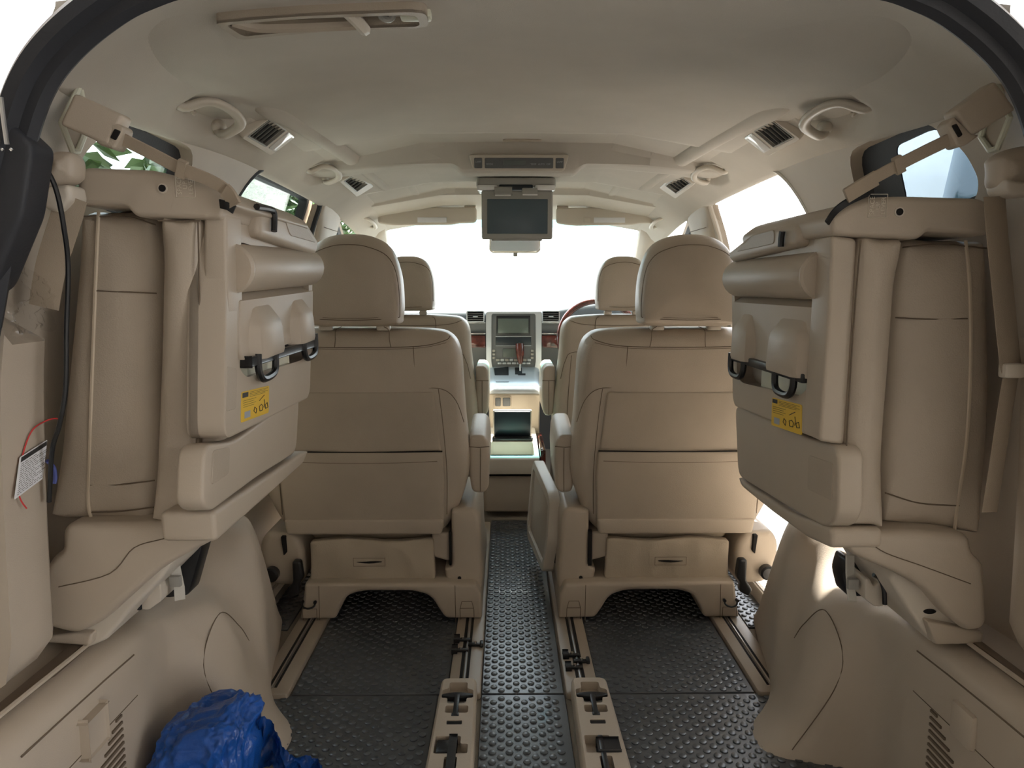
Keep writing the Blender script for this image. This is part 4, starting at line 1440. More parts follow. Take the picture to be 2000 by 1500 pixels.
for xa, xb in ((-.232, -.142), (.146, .236)):
    b = NB()
    sheet(b, rpoly([(xa, .815), (xb, .815), (xb, .872), (xa, .872)], .006, 3), [rpoly([(xa + .005, .820), (xb - .005, .820), (xb - .005, .867), (xa + .005, .867)], .004, 3)], lambda u, v, w: Vector((u, 3.56 + w, v)), .03, 0)
    box(b, xa + .004, xb - .004, 3.586, 3.59, .82, .867)
    v = obj('air_vent', b, 'silver', t)
    b = NB()
    box(b, xa + .005, xb - .005, 3.582, 3.5855, .821, .866)
    obj('vent_back', b, 'dark', v)
    for k in range(4):
        b = NB()
        box(b, xa + .005, xb - .005, 3.562, 3.58, .8285 + .0095 * k, .8310 + .0095 * k, rot=Matrix.Rotation(R(12), 3, 'X'))
        obj('vane', b, 'dash', v)
    b = NB()
    box(b, (xa + xb) / 2 - .012, (xa + xb) / 2 + .012, 3.556, 3.566, .8405, .8455, .001)
    obj('vent_tab', b, 'silver', v)
# centre stack
t = thing('centre_stack', 'silver-framed centre stack with screen, slot and climate buttons', 'car stereo', (.005, 3.56, .47))
b = NB()
o_ = rpoly([(-.133, .868), (.143, .868), (.143, .60), (.130, .505), (-.120, .505), (-.133, .60)], .012, 4)
i_ = rpoly([(-.106, .858), (.113, .858), (.115, .62), (.100, .520), (-.092, .520), (-.108, .62)], .012, 4)
f_ = lambda u, v, w: Vector((u, 3.535 + w + .06 * (v - .868) * -.0, v))
sheet(b, o_, [i_], f_, .05, 0)
obj('silver_frame', b, 'silver', t)
b = NB()
pillow(b, inset(i_, -.001), fXZ, 3.542, 3.59, .002, seg=2)
fc = obj('fascia', b, 'dash', t)
b = NB()
box(b, -.082, .086, 3.536, 3.545, .752, .846, .003)
sc_ = obj('screen_surround', b, 'black', t)
b = NB()
box(b, -.074, .078, 3.5345, 3.538, .762, .834, .001)
obj('display', b, 'lcd', sc_)
b = NB()
box(b, -.086, .092, 3.537, 3.546, .700, .742, .003)
obj('disc_slot', b, 'screen', t)
b = NB()
for z in (.698, .744): box(b, -.086, .092, 3.5345, 3.537, z - .0012, z + .0012)
obj('slot_edge', b, 'silver', t, kind='stuff')
b = NB()
box(b, -.050, .050, 3.537, 3.546, .640, .684, .003)
obj('climate_display', b, 'lcd', t)
for k in range(8):
    b = NB()
    box(b, -.084 + .0225 * k, -.066 + .0225 * k, 3.535, 3.546, .621, .632, .002)
    obj('button', b, 'print_grey' if k % 2 else 'grey', t)
for x in (-.098, .094):
    for k in range(3):
        b = NB()
        box(b, x - .004, x + .010, 3.536, 3.546, .632 + .018 * k, .643 + .018 * k, .002)
        obj('button', b, 'grey', t)
for k in range(7):
    b = NB()
    box(b, -.076 + .024 * k, -.056 + .024 * k, 3.533, 3.546, .606, .615, .002)
    obj('button', b, 'silver', t)
# shifter panel
t = thing('shifter_panel', 'sloping silver panel with gear gate, cubby and shift lever', 'console', (.0, 3.42, .40))
b = NB()
pr = [(3.575, .60), (3.54, .592), (3.42, .545), (3.36, .515), (3.345, .50), (3.345, .486), (3.58, .486)]
loft(b, [[Vector((x * (1 - .0 * k), y, z - dz)) for k, (y, z) in enumerate(pr)] for x, dz in ((-.122, .012), (-.112, .001), (-.09, 0), (0, 0), (.10, 0), (.12, .001), (.132, .012))])
obj('panel', b, 'silver', t, angle=50)
def onp(x, tt, o=.002): return Vector((x, 3.54 + (3.36 - 3.54) * tt, .592 + (.515 - .592) * tt + o))
b = NB()
pillow(b, rpoly([(-.095, .10), (-.022, .02), (-.020, .80), (-.085, .80)], .01, 3), lambda u, v, w: onp(u, v, w), .0, .003, .0005, seg=1)
obj('cubby', b, 'black', t)
gate = rpoly([(.010, .06), (.045, .06), (.045, .36), (.062, .36), (.062, .64), (.024, .64), (.024, .42), (.010, .42)], .004, 2)
b = NB()
pillow(b, gate, lambda u, v, w: onp(u, v, w), .0, .003, .0005, seg=1)
obj('gear_gate', b, 'black', t)
b = NB()
tube(b, [onp(.036, .22, .0), onp(.038, .10, .045)], .005, 10)
obj('lever_stem', b, 'chrome', t)
b = NB()
secs = []
p0 = onp(.038, .16, .030); p1 = onp(.034, .0, .115)
tube(b, [p0.lerp(p1, k / 10) for k in range(11)], lambda q: .009 + .013 * math.sin(min(1, q * 1.15) * math.pi * .62), 14)
kn = obj('lever_knob', b, 'wood', t)
b = NB()
ellipsoid(b, p1 + Vector((0, 0, -.003)), .021, .016, .012)
obj('knob_cap', b, 'chrome', t)
# lower beige console face with switches
t = thing('lower_console', 'beige lower console face with two dark switches', 'console', (.0, 3.4, 0))
b = NB()
pillow(b, rpoly([(-.118, .484), (.128, .484), (.122, .02), (-.112, .02)], .01, 3), fXZ, 3.35, 3.60, .01, seg=3)
obj('console_body', b, 'plastic', t)
b = NB()
pillow(b, rpoly([(-.094, .474), (-.008, .474), (-.008, .416), (-.094, .416)], .01, 3), fXZ, 3.344, 3.36, .003, seg=2)
sw = obj('switch_bezel', b, 'plastic', t)
for xa, xb in ((-.086, -.060), (-.050, -.014)):
    b = NB()
    box(b, xa, xb, 3.337, 3.35, .425, .466, .004)
    obj('switch', b, 'dash', sw)
# centre box with black flip screen and open tray
t = thing('centre_console_box', 'beige console box between the front seats, with open tray and upright black lid', 'console', (-.01, 3.15, 0))
b = NB()
XA, XB_, YA, YB = -.128, .108, 2.95, 3.34
sheet(b, rpoly([(XA, YA), (XB_, YA), (XB_ - .005, YB), (XA + .005, YB)], .012, 3), [rpoly([(XA + .020, YA + .035), (XB_ - .020, YA + .035), (XB_ - .022, YA + .20), (XA + .022, YA + .20)], .012, 3)], lambda u, v, w: Vector((u, v, .264 + .15 * (v - YA) - w)), .06, 0)
pillow(b, rpoly([(XA, .196), (XB_, .196), (XB_, .264), (XA, .264)], .008, 3), fXZ, 2.946, 2.972, .006, seg=3)
obj('tray_rim', b, 'plastic_lt', t, angle=40)
b = NB()
box(b, XA + .012, XB_ - .012, YA + .02, YA + .23, .215, .222)
tb_ = obj('tray_floor', b, 'plastic_lt', t)
b = NB()
pillow(b, rpoly([(XA - .004, .180), (XB_ - .004, .180), (XB_ - .004, .02), (XA - .004, .02)], .015, 3), fXZ, 2.975, 3.35, .012, seg=3)
obj('box_face', b, 'plastic', t)
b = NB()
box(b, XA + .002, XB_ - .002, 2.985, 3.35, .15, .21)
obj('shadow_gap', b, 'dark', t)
b = NB()
box(b, -.095, .083, 3.196, 3.212, .300, .435, .006, 3, Matrix.Rotation(R(8), 3, 'X'))
ld = obj('flip_lid', b, 'plastic_lt', t)
b = NB()
box(b, -.089, .077, 3.190, 3.2, .302, .428, .003, 2, Matrix.Rotation(R(8), 3, 'X'))
obj('lid_screen', b, 'screen', ld)
b = NB()
box(b, -.098, .088, 3.155, 3.2, .298, .310, .004)
obj('hinge_strip', b, 'black', t)
b = NB()
box(b, .112, .135, 2.96, 3.33, .17, .30, .006)
obj('wood_side', b, 'wood', t)
b = NB()
for k in range(3):
    box(b, -.100 + .012 * k, -.085 + .012 * k, 3.0 + .01 * k, 3.03 + .01 * k, .2225, .234, .003, rot=Matrix.Rotation(k * .5, 3, 'Z'))
rebase(tag(obj('tissue_scrap', b, 'white'), 'crumpled pale scrap lying in the console tray', 'scrap'))['kind'] = 'stuff'
# steering wheel
t = thing('steering_wheel', 'wood and leather steering wheel in front of the right driver seat', 'steering wheel', (.41, 3.42, .5))
wc = Vector((.41, 3.38, .745))
wx, wy = Vector((1, 0, 0)), Vector((0, .36, .93)).normalized()
b = NB()
tube(b, [wc + wx * .19 * math.cos(a) + wy * .19 * math.sin(a) for a in [2 * math.pi * k / 48 for k in range(48)]], .0145, 10, True)
obj('rim', b, 'wood', t)
b = NB()
ellipsoid(b, wc + Vector((0, .03, 0)), .075, .03, .065)
obj('hub', b, 'dash', t)
for a in (0, math.pi, -math.pi / 2):
    b = NB()
    tube(b, [wc + Vector((0, .02, 0)), wc + wx * .185 * math.cos(a) + wy * .185 * math.sin(a)], .013, 8)
    obj('spoke', b, 'grey', t)
b = NB()
tube(b, [wc + Vector((0, .05, -.01)), wc + Vector((0, .22, -.06))], .04, 12)
obj('column', b, 'dash', t)

# ================================================================== CEILING FITTINGS
# drop-down screen
t = thing('ceiling_monitor', 'grey drop-down screen hanging open from the ceiling centre', 'screen', (.006, 2.72, 1.38))
b = NB()
pillow(b, rpoly([(-.146, 2.70), (.152, 2.70), (.150, 2.92), (-.144, 2.92)], .03, 4), fXY, 1.356, 1.392, .008, seg=3)
base = obj('housing', b, 'grey', t)
b = NB()
pillow(b, rpoly([(-.062, 2.695), (.066, 2.695), (.058, 2.73), (-.054, 2.73)], .008, 3), fXY, 1.346, 1.365, .003, seg=2)
obj('dark_window', b, 'screen', base)
for sx in (-1, 1):
    b = NB()
    pillow(b, rpoly([(.003 + sx * .070, 2.692), (.003 + sx * .146, 2.696), (.003 + sx * .14, 2.76), (.003 + sx * .065, 2.74)], .012, 3), fXY, 1.344, 1.364, .004, seg=2)
    obj('dome_lens', b, 'lens', base)
    b = NB()
    box(b, .004 + sx * .020, .004 + sx * .078, 2.688, 2.712, 1.328, 1.352, .004)
    obj('hinge', b, 'grey', t)
    b = NB()
    box(b, .004 + sx * .022, .004 + sx * .078, 2.687, 2.692, 1.324, 1.330, .001)
    obj('hinge_edge', b, 'lens', t)
b = NB()
box(b, -.126, .139, 2.696, 2.716, 1.166, 1.345, .008, 3)
pn = obj('screen_frame', b, 'grey', t)
b = NB()
box(b, -.105, .120, 2.6935, 2.70, 1.186, 1.312, .002)
obj('screen_face', b, M['screen'], pn)
M['moni'] = mat('grey_blue_screen', (0.075, 0.105, 0.125), 0.22, mottle=0.03)
pn.children[0].data.materials[0] = M['moni']
b = NB()
box(b, -.09, .10, 2.699, 2.713, 1.160, 1.170, .004)
obj('lower_lip', b, 'grey', pn)
# climate panel
t = thing('ceiling_climate_panel', 'rear climate control panel with dark display on the ceiling', 'control panel', (.005, 2.38, 1.38))
cz = 1.387
P0 = Vector((.005, 2.296, 1.374))
ax_, up_ = Vector((1, 0, 0)), Vector((0, -.20, .98)).normalized()
nn_ = Vector((0, -.98, -.20)).normalized()
def cp(u, v, w): return P0 + ax_ * u + up_ * v - nn_ * w * 1.0
b = NB()
pillow(b, rpoly([(-.157, .026), (.157, .026), (.142, -.024), (-.142, -.024)], .010, 4), cp, -.004, .03, .003, seg=3)
pl = obj('bezel', b, 'plastic_lt', t)
for xa, xb in ((-.140, -.115), (-.107, .107), (.115, .140)):
    b = NB()
    pillow(b, rpoly([(xa, .016), (xb, .016), (xb, -.015), (xa, -.015)], .003, 2), cp, -.0065, .0, .001, seg=1)
    obj('button_block', b, 'dash', pl)
b = NB()
pillow(b, rpoly([(-.048, .010), (.022, .010), (.022, -.006), (-.048, -.006)], .001, 1), cp, -.0072, 0, .0005, seg=1)
obj('display', b, 'lcd', pl)
b = NB()
mm = lambda u, v: M3(ax_, up_, nn_ * -1 * -1, P0 + ax_ * u + up_ * v + nn_ * .0072)
for w, u, v in (('TEMP', .045, -.003), ('AUTO', .070, -.003), ('OFF', .092, -.003), ('MODE', -.092, -.003), ('LAMP', -.1275, .004), ('LAMP', .1275, .004)):
    text(b, w, .0075, mm(u, v), .0002)
obj('lettering', b, 'print_grey', pl, kind='stuff')

# grab handles
def grab_handle(path, r, label, cap_at=None, hook=None):
    base_ = Vector(path[0])
    t = thing('grab_handle', label, 'handle', tuple(base_), 'ceiling grab handles')
    b = NB()
    P = catmull([Vector(p) for p in path], 5, False)
    secs = []
    PP, T = frames(P)
    for i, (p, d) in enumerate(zip(PP, T)):
        k = i / (len(PP) - 1)
        w = r * (1.25 - .25 * math.sin(k * math.pi))
        s1 = d.cross(Vector((0, 0, 1))).normalized()
        s2 = d.cross(s1)
        secs.append([p + s1 * math.cos(a) * w + s2 * math.sin(a) * w * .72 for a in [2 * math.pi * q / 10 for q in range(10)]])
    loft(b, secs)
    obj('grip', b, 'plastic_lt', t, angle=60)
    for e, j in ((0, 1), (-1, -2)):
        b = NB()
        p = P[e]
        d = (P[e] - P[j]).normalized()
        ellipsoid(b, p + Vector((0, 0, .006)), r * 1.5, r * 2.0, r * 1.3)
        obj('mount', b, 'plastic_lt', t)
    b = NB()
    m = (P[0] + P[-1]) / 2
    m.z = ceilz(m.x, m.y)
    ellipsoid(b, m + Vector((0, 0, .004)), .030, abs(P[0].y - P[-1].y) * .52, .008)
    if hook:
        obj('backing', b, 'liner', t)
        h = Vector(hook)
        b = NB()
        tube(b, catmull([h + Vector((0, 0, .012)), h + Vector((0, -.004, -.004)), h + Vector((0, .004, -.010)), h + Vector((0, .012, -.006))], 4, False), .004, 8)
        obj('coat_hook', b, 'plastic', t)
    else:
        b.free()
def hz(x, y, d=0): return (x, y, ceilz(x, y) - d)
for s, w in ((-1, 'left'), (1, 'right')):
    p = [(s * x, y, z) for x, y, z in ((.662, 1.402, 1.345), (.650, 1.410, 1.328), (.612, 1.428, 1.343), (.594, 1.465, 1.344), (.588, 1.52, 1.338), (.600, 1.565, 1.328), (.646, 1.598, 1.316), (.662, 1.606, 1.330))]
    grab_handle(p, .0115, 'rear %s ceiling grab handle, nearest one on its side' % w, hook=(s * .652, 1.455, 1.338))
    p = [(s * x, y, z) for x, y, z in ((.648, 2.236, 1.355), (.634, 2.242, 1.340), (.600, 2.252, 1.356), (.580, 2.29, 1.358), (.574, 2.35, 1.354), (.586, 2.40, 1.342), (.628, 2.432, 1.334), (.642, 2.438, 1.345))]
    grab_handle(p, .0105, 'middle %s ceiling grab handle, above the side window' % w)
    p = [(s * .664, 3.16, 1.300), (s * .648, 3.17, 1.288), (s * .628, 3.20, 1.278), (s * .624, 3.26, 1.266), (s * .630, 3.30, 1.255), (s * .65, 3.32, 1.262), (s * .668, 3.33, 1.272)]
    grab_handle(p, .009, 'small %s grab handle at the front pillar by the sun visor' % w)

# air vents with reading lamps
def roof_vent(s, y, xc, L, W, label, lamp=True):
    t = thing('roof_vent', label, 'air vent', hz(xc, y), 'ceiling air vents')
    tl = .20
    # frame of axes following the roof
    n1 = Vector((xc + .03, y, ceil0(xc + .03, y))) - Vector((xc - .03, y, ceil0(xc - .03, y)))
    u_ = (n1 * s).normalized()             # outboard
    u_ = (u_ - Vector((0, 0, tl))).normalized()
    v_ = Vector((0, 1, (ceil0(xc, y + .05) - ceil0(xc, y - .05)) / .1 - (.0 if lamp else .09))).normalized()
    v_ = (v_ - u_ * v_.dot(u_)).normalized()
    w_ = u_.cross(v_).normalized()
    if w_.z > 0: w_ = -w_                  # into the cabin
    o = Vector((xc, y, ceil0(xc, y) - (.004 if lamp else .010)))
    f = lambda a, c, w: o + u_ * a + v_ * c - w_ * w
    b = NB()
    out = rpoly([(-W / 2, -L / 2 + .02), (W / 2, -L / 2), (W / 2 + .004, L / 2 - .01), (-W / 2 + .006, L / 2)], .014, 4)
    yv = -L / 2 + .022
    y1 = L * (.14 if lamp else .26)
    inn = rpoly([(-W / 2 + .014, yv), (W / 2 - .010, yv - .006), (W / 2 - .010, y1), (-W / 2 + .014, y1)], .006, 3)
    sheet(b, inset(out, .002), [inn], lambda a, c, w: f(a, c, w - .010), .02, 0)
    loft(b, [[f(a, c, w) for a, c in p] for p, w in ((inset(out, .002), -.010), (out, -.007), (out, .03))], cap=False)
    fr_ = obj('vent_frame', b, 'plastic_lt', t, angle=45)
    b = NB()
    pillow(b, inset(inn, -.002), f, -.0035, .012, .0005, seg=1)
    obj('vent_throat', b, 'dark', t)
    b = NB()
    lo = inset(inn, .001); li = inset(inn, .0045)
    sheet(b, lo, [li], lambda a, c, w: f(a, c, w - .011), .012, 0)
    obj('inner_ring', b, 'grey', t)
    for k in range(5):
        b = NB()
        c0 = yv + (y1 - yv) * (k + .7) / 5.6
        pa = [f(-W / 2 + .018, c0, -.0075), f(W / 2 - .015, c0, -.0075)]
        strap(b, pa, .0065, .0014, v_ * .6 - w_ * .8)
        obj('louvre', b, 'grey', t)
    if lamp:
        b = NB()
        pillow(b, rpoly([(-W / 2 + .016, y1 + .014), (W / 2 - .012, y1 + .014), (W / 2 - .012, L / 2 - .016), (-W / 2 + .018, L / 2 - .008)], .006, 3), f, -.0125, .0, .002, seg=2)
        obj('lamp_lens', b, 'lens', t)
    b = NB()
    pillow(b, rpoly([(-W / 2 + .004, -L / 2 + .03), (-W / 2 + .009, -L / 2 + .03), (-W / 2 + .011, L / 2 - .012), (-W / 2 + .008, L / 2 - .012)], .001, 1), f, -.0115, 0, .001, seg=1)
    obj('chrome_line', b, 'lens', t)
roof_vent(-1, 1.775, -.603, .23, .092, 'rear left ceiling vent with a reading lamp')
roof_vent(1, 1.775, .603, .23, .092, 'rear right ceiling vent with a reading lamp')
roof_vent(-1, 2.60, -.565, .24, .078, 'middle left ceiling vent, ahead of the grab handle', False)
roof_vent(1, 2.60, .575, .24, .078, 'middle right ceiling vent, ahead of the grab handle', False)

# recessed lamp tray near the tailgate (left of centre)
t = thing('rear_lamp_recess', 'recessed tray with a hooked handle in the ceiling near the tailgate', 'ceiling recess', (-.32, 1.19, 1.37))
def rc(u, v, w):
    p = AZ(u, v, 1.366)
    return Vector((p.x, p.y, ceil0(p.x, p.y) - .010 + w))
RO = rpoly([(418, 28), (600, 17), (800, 10), (832, 14), (838, 44), (820, 52), (640, 58), (475, 72), (462, 68)], 10, 4)
RI = rpoly([(440, 34), (600, 24), (795, 18), (815, 22), (820, 44), (812, 48), (640, 53), (480, 64), (470, 60)], 8, 4)
b = NB()
sheet(b, dens(RO, 25), [dens(RI, 25)], rc, -.004, 0)
loft(b, [[rc(u, v, w) for u, v in dens(RI, 25)] for w in (-.004, .044)], cap=False)
loft(b, [[rc(u, v, w) for u, v in dens(RO, 25)] for w in (-.004, .022)], cap=False)
obj('recess_frame', b, 'leather_dk', t, angle=40)
b = NB()
secs = [[rc(u, v, w) for u, v in RI] for w in (.044,)]
vs = [b.verts.new(p) for p in secs[0]]
b.faces.new(vs)
obj('recess_back', b, 'leather_dk', t)
b = NB()
p = [rc(452, 40, .006), rc(500, 50, .002), rc(560, 50, .0), rc(690, 46, .0), rc(700, 50, .004)]
tube(b, catmull(p, 5, False), .009, 8)
obj('pull_bar', b, 'plastic', t)
b = NB()
p = [rc(660, 28, .018), rc(690, 30, .0), rc(708, 40, -.008), rc(712, 54, -.004)]
tube(b, catmull(p, 5, False), .009, 8)
obj('hook_arm', b, 'plastic_lt', t)
b = NB()
p = [rc(735, 24, .02), rc(745, 36, .004), rc(765, 40, .004), rc(772, 28, .02)]
tube(b, catmull(p, 5, False), .005, 8)
obj('hook', b, 'grey', t)
b = NB()
box(b, *(lambda a: (a.x - .022, a.x + .022, a.y - .01, a.y + .012, a.z - .002, a.z + .012))(rc(812, 34, .0)), .004)
obj('end_plate', b, 'paleframe', t)
b = NB()
box(b, *(lambda a: (a.x - .045, a.x + .03, a.y - .012, a.y + .006, a.z, a.z + .006))(rc(500, 36, .03)), .002)
obj('dark_slot', b, 'dark', t)

# sun visors
for s, xa, xb, w in ((-1, -.610, -.165, 'left'), (1, .190, .645, 'right')):
    t = thing('sun_visor', '%s beige sun visor with a %s, above the windscreen' % (w, 'white label' if s < 0 else 'mirror catch and label'), 'sun visor', ((xa + xb) / 2, 3.27, 1.26), 'sun visors')
    b = NB()
    f = lambda u, v, w: Vector((u, 3.25 + w + (1.34 - v) * .35 * -.0, v))
    o_ = rpoly([(xa + (.0 if s < 0 else 0), 1.342), (xb, 1.345), (xb, 1.275), (xb - .08, 1.272), (xb - .11, 1.266), (xa + .08, 1.262), (xa, 1.272)], .018, 4)
    pillow(b, o_, f, 0, .020, .009, .002, 4)
    vb = obj('visor_panel', b, 'plastic_lt', t, angle=60)
    b = NB()
    xl = (xa + .18, xa + .31) if s < 0 else (xa + .17, xa + .31)
    box(b, xl[0], xl[1], 3.2455, 3.25, 1.276, 1.298, .001)
    obj('visor_label', b, 'white', vb)
    if s > 0:
        b = NB()
        box(b, xa + .125, xa + .155, 3.244, 3.25, 1.276, 1.300, .002)
        obj('mirror_catch', b, 'plastic_lt', vb)
    b = NB()
    xe = xb - .03 if s < 0 else xa + .03
    cyl(b, (xe, 3.258, 1.345), (1, 0, 0), .006, .05, 10)
    obj('pivot', b, 'plastic', t)
# rear-view mirror
t = thing('rearview_mirror', 'rear-view mirror just under the drop-down screen', 'mirror', (.01, 3.36, 1.2))
b = NB()
o_ = rpoly([(-.11, 1.235), (.125, 1.235), (.128, 1.16), (.115, 1.146), (-.10, 1.146), (-.113, 1.16)], .012, 4)
pillow(b, o_, fXZ, 3.345, 3.38, .01, seg=3)
mf = obj('mirror_housing', b, 'plastic_lt', t)
b = NB()
pillow(b, inset(o_, .007), fXZ, 3.343, 3.35, .001, seg=1)
obj('mirror_glass', b, M['chrome'], mf)
b = NB()
box(b, .0, .02, 3.35, 3.365, 1.130, 1.148, .004)
obj('mirror_tab', b, 'grey', mf)
b = NB()
tube(b, [Vector((.01, 3.37, 1.21)), Vector((.01, 3.47, 1.31))], .009, 8)
obj('mirror_stem', b, 'grey', t)

# ================================================================== STRAPS, BELTS, BITS ON THE REAR PILLARS
def hook_box(s, D, label):
    t = thing('strap_hook', label, 'strap hook', tuple(AY(D['c'][0], D['c'][1], 1.10)), 'strap hook boxes on the rear pillars')
    b = NB()
    pillow(b, rpoly(xz(D['box'], 1.05), .006, 3), lambda u, v, w: Vector((u, w + D['k'] * (u - D['x0']), v)), 1.045, 1.075, .005, seg=3)
    obj('hook_cover', b, 'webbing' if False else 'plastic', t)
    b = NB()
    pillow(b, rpoly(xz(D['buckle'], 1.055), .005, 3), fXZ, 1.048, 1.078, .004, seg=3)
    bk = obj('buckle', b, 'leather_dk', t)
    b = NB()
    pillow(b, rpoly(xz(D['slot'], 1.05), .002, 2), fXZ, 1.0465, 1.056, .0005, seg=1)
    obj('buckle_slot', b, 'dark', bk)
    # triangular loop on the pillar
    b = NB()
    tr = [AX(px, py, s * D['tx']) for px, py in D['tri']]
    tube(b, [p for i in range(len(tr)) for p in (tr[i].lerp(tr[i - 1], .12), tr[i], tr[i].lerp(tr[(i + 1) % len(tr)], .12))], .0045, 8, True)
    obj('triangle_ring', b, 'paleframe', t)
    b = NB()
    vs = [b.verts.new(p + Vector((s * .004, 0, 0))) for p in tr]
    b.faces.new(vs)
    obj('ring_recess', b, 'leather_dk', t)
LH = dict(c=(180, 230), x0=-.62, k=.12, tx=.692, box=[(150, 183), (240, 224), (214, 286), (124, 246)], buckle=[(222, 238), (246, 248), (244, 262), (228, 294), (196, 284), (184, 268)], slot=[(226, 252), (238, 257), (228, 275), (217, 270)], tri=[(156, 168), (172, 246), (152, 296), (142, 296), (120, 240)])
RH = dict(c=(1930, 230), x0=.66, k=-.12, tx=.695, box=[(1864, 216), (1940, 158), (1978, 216), (1896, 268)], buckle=[(1858, 228), (1844, 244), (1866, 290), (1884, 284), (1908, 266), (1890, 262)], slot=[(1856, 246), (1866, 242), (1878, 264), (1870, 270)], tri=[(1946, 160), (1972, 230), (1948, 290), (1934, 294), (1916, 268)])
hook_box(-1, LH, 'beige hook box on the left rear pillar, holding the left strap')
hook_box(1, RH, 'beige hook box on the right rear pillar, holding the right strap')
def holding_strap(px, Y0, Y1, ring, label):
    n = len(px)
    t = thing('holding_strap', label, 'strap', tuple(AY(px[0][0], px[0][1], Y0)), 'straps holding up the folded seats')
    P = catmull([AY(a, c, Y0 + (Y1 - Y0) * i / (n - 1)) for i, (a, c) in enumerate(px)], 6, False)
    b = NB()
    strap(b, P, .019, .0035, (0, -.35, 1))
    obj('webbing', b, 'webbing', t)
    b = NB()
    p = AY(ring[0], ring[1], Y0 + (Y1 - Y0) * .5)
    j = min(range(len(P)), key=lambda i: (P[i] - p).length)
    d = (P[j + 1] - P[j]).normalized()
    strap(b, [P[j] - d * .006, P[j] + d * .006], .027, .010, (0, -.35, 1))
    obj('slider_loop', b, 'webbing', t)
    b = NB()
    strap(b, [P[k] + Vector((0, -.004, -.001)) for k in range(len(P) - 8, len(P))], .024, .005, (0, -.35, 1))
    obj('doubled_end', b, 'webbing', t)
holding_strap([(240, 272), (300, 302), (355, 330), (410, 352), (445, 374), (462, 400)], 1.06, 1.075, (360, 328), 'taut beige strap running from the left pillar down to the left folded seat')
holding_strap([(1864, 268), (1810, 294), (1755, 322), (1700, 352), (1650, 382)], 1.06, 1.08, (1756, 318), 'taut beige strap running from the right pillar down to the right folded seat')
# short black tails of the straps
b = NB()
strap(b, catmull([AY(1706, 372, 1.09), AY(1660, 392, 1.085), AY(1632, 412, 1.085), AY(1615, 436, 1.085)], 5, False), .012, .003, (0, -.35, 1))
rebase(tag(obj('strap_tail', b, 'black'), 'short black strap end at the corner of the right folded seat', 'strap'))
b = NB()
strap(b, catmull([AY(430, 398, 1.08), AY(445, 402, 1.075), AY(458, 410, 1.075)], 5, False), .014, .003, (0, -.35, 1))
rebase(tag(obj('strap_tail', b, 'black'), 'short black strap end at the corner of the left folded seat', 'strap'))

# seat belts with shoulder guides
def seat_belt(s, label, guide, bz, belt, lower):
    t = thing('seat_belt', label, 'seat belt', tuple(AY(*guide[0], 1.06)), 'third-row seat belts')
    b = NB()
    pillow(b, [tuple(p) for p in catmull(xz(guide, 1.06), 4)], fXZ, 1.045, 1.09, .02, .004, 4)
    obj('guide_cover', b, 'plastic', t, angle=60)
    b = NB()
    pillow(b, rpoly(xz(bz, 1.06), .008, 4), fXZ, 1.040, 1.085, .008, seg=3)
    obj('belt_guide', b, 'plastic_lt', t, angle=60)
    b = NB()
    strap(b, catmull([AY(p[0], p[1], 1.055 if len(p) < 3 else p[2]) for p in belt], 6, False), .040, .0018, (1, .25, 0))
    obj('webbing', b, 'webbing', t)
    if lower:
        b = NB()
        strap(b, catmull([AY(p[0], p[1], 1.06) for p in lower], 6, False), .030, .0018, (1, .25, 0))
        obj('webbing', b, 'webbing', t)
        b = NB()
        p = AY(lower[0][0], lower[0][1], 1.055)
        box(b, p.x - .018, p.x + .014, p.y - .012, p.y + .006, p.z - .012, p.z + .010, .004)
        obj('tongue_stop', b, 'plastic_lt', t)
seat_belt(-1, 'left third-row seat belt hanging behind a rounded pillar cover', [(104, 300), (140, 298), (154, 320), (150, 350), (120, 366), (92, 372), (94, 340)],
          [(92, 368), (150, 362), (156, 392), (128, 418), (100, 410)], [(140, 385, 1.05), (128, 430, 1.06), (100, 520, 1.075), (86, 600, 1.085)], None)
seat_belt(1, 'right third-row seat belt running down the right wall', [(1944, 306), (1975, 290), (2020, 290), (2030, 360), (1990, 374), (1944, 366), (1940, 330)],
          [(1945, 352), (2010, 360), (2014, 384), (1960, 388), (1944, 376)], [(1942, 384, 1.06), (1948, 460), (1958, 560), (1972, 700), (1978, 722)], [(1976, 722), (1960, 820), (1945, 920), (1932, 1000)])

# gas-strut bracket, wire and label on the left
t = thing('tailgate_bracket', 'black tailgate bracket at the upper left edge of the opening', 'bracket', (-.70, .92, 1.0))
b = NB()
pillow(b, rpoly(xz([(-60, 240), (28, 238), (74, 282), (76, 300), (58, 420), (0, 560), (-60, 600)], .93), .01, 4), fXZ, .915, .965, .008, seg=3)
bb = obj('bracket_body', b, 'rubber', t, angle=50)
b = NB()
tube(b, [AY(2, 190, .90), AY(8, 240, .90), AY(14, 282, .905)], .0028, 8)
obj('steel_rod', b, 'steel', t)
for px, py in ((4, 292), (22, 292)):
    b = NB()
    ellipsoid(b, AY(px, py, .912), .0025, .0025, .0025, 8, 6)
    obj('rivet', b, 'chrome', bb)
b = NB()
tube(b, catmull([AY(68, 308, .955), AY(90, 330, .965), AY(110, 372, .975), AY(124, 440, .985), AY(133, 520, 1.0), AY(130, 640, 1.0), AY(128, 760, 1.0), AY(116, 830, 1.0), AY(102, 880, 1.01), AY(96, 980, 1.02)], 8, False), .0034, 8)
rebase(tag(obj('tailgate_wire', b, 'black'), 'black wire looping down the left pillar from the tailgate bracket', 'wire'))
b = NB()
tube(b, catmull([AX(92, 900, -.716), AX(104, 912, -.714), AX(108, 930, -.714), AX(106, 944, -.716)], 6, False), .003, 8)
rebase(tag(obj('blue_wire', b, 'bluewire'), 'short blue wire bend beside the paper label', 'wire'))
XL = -.7185
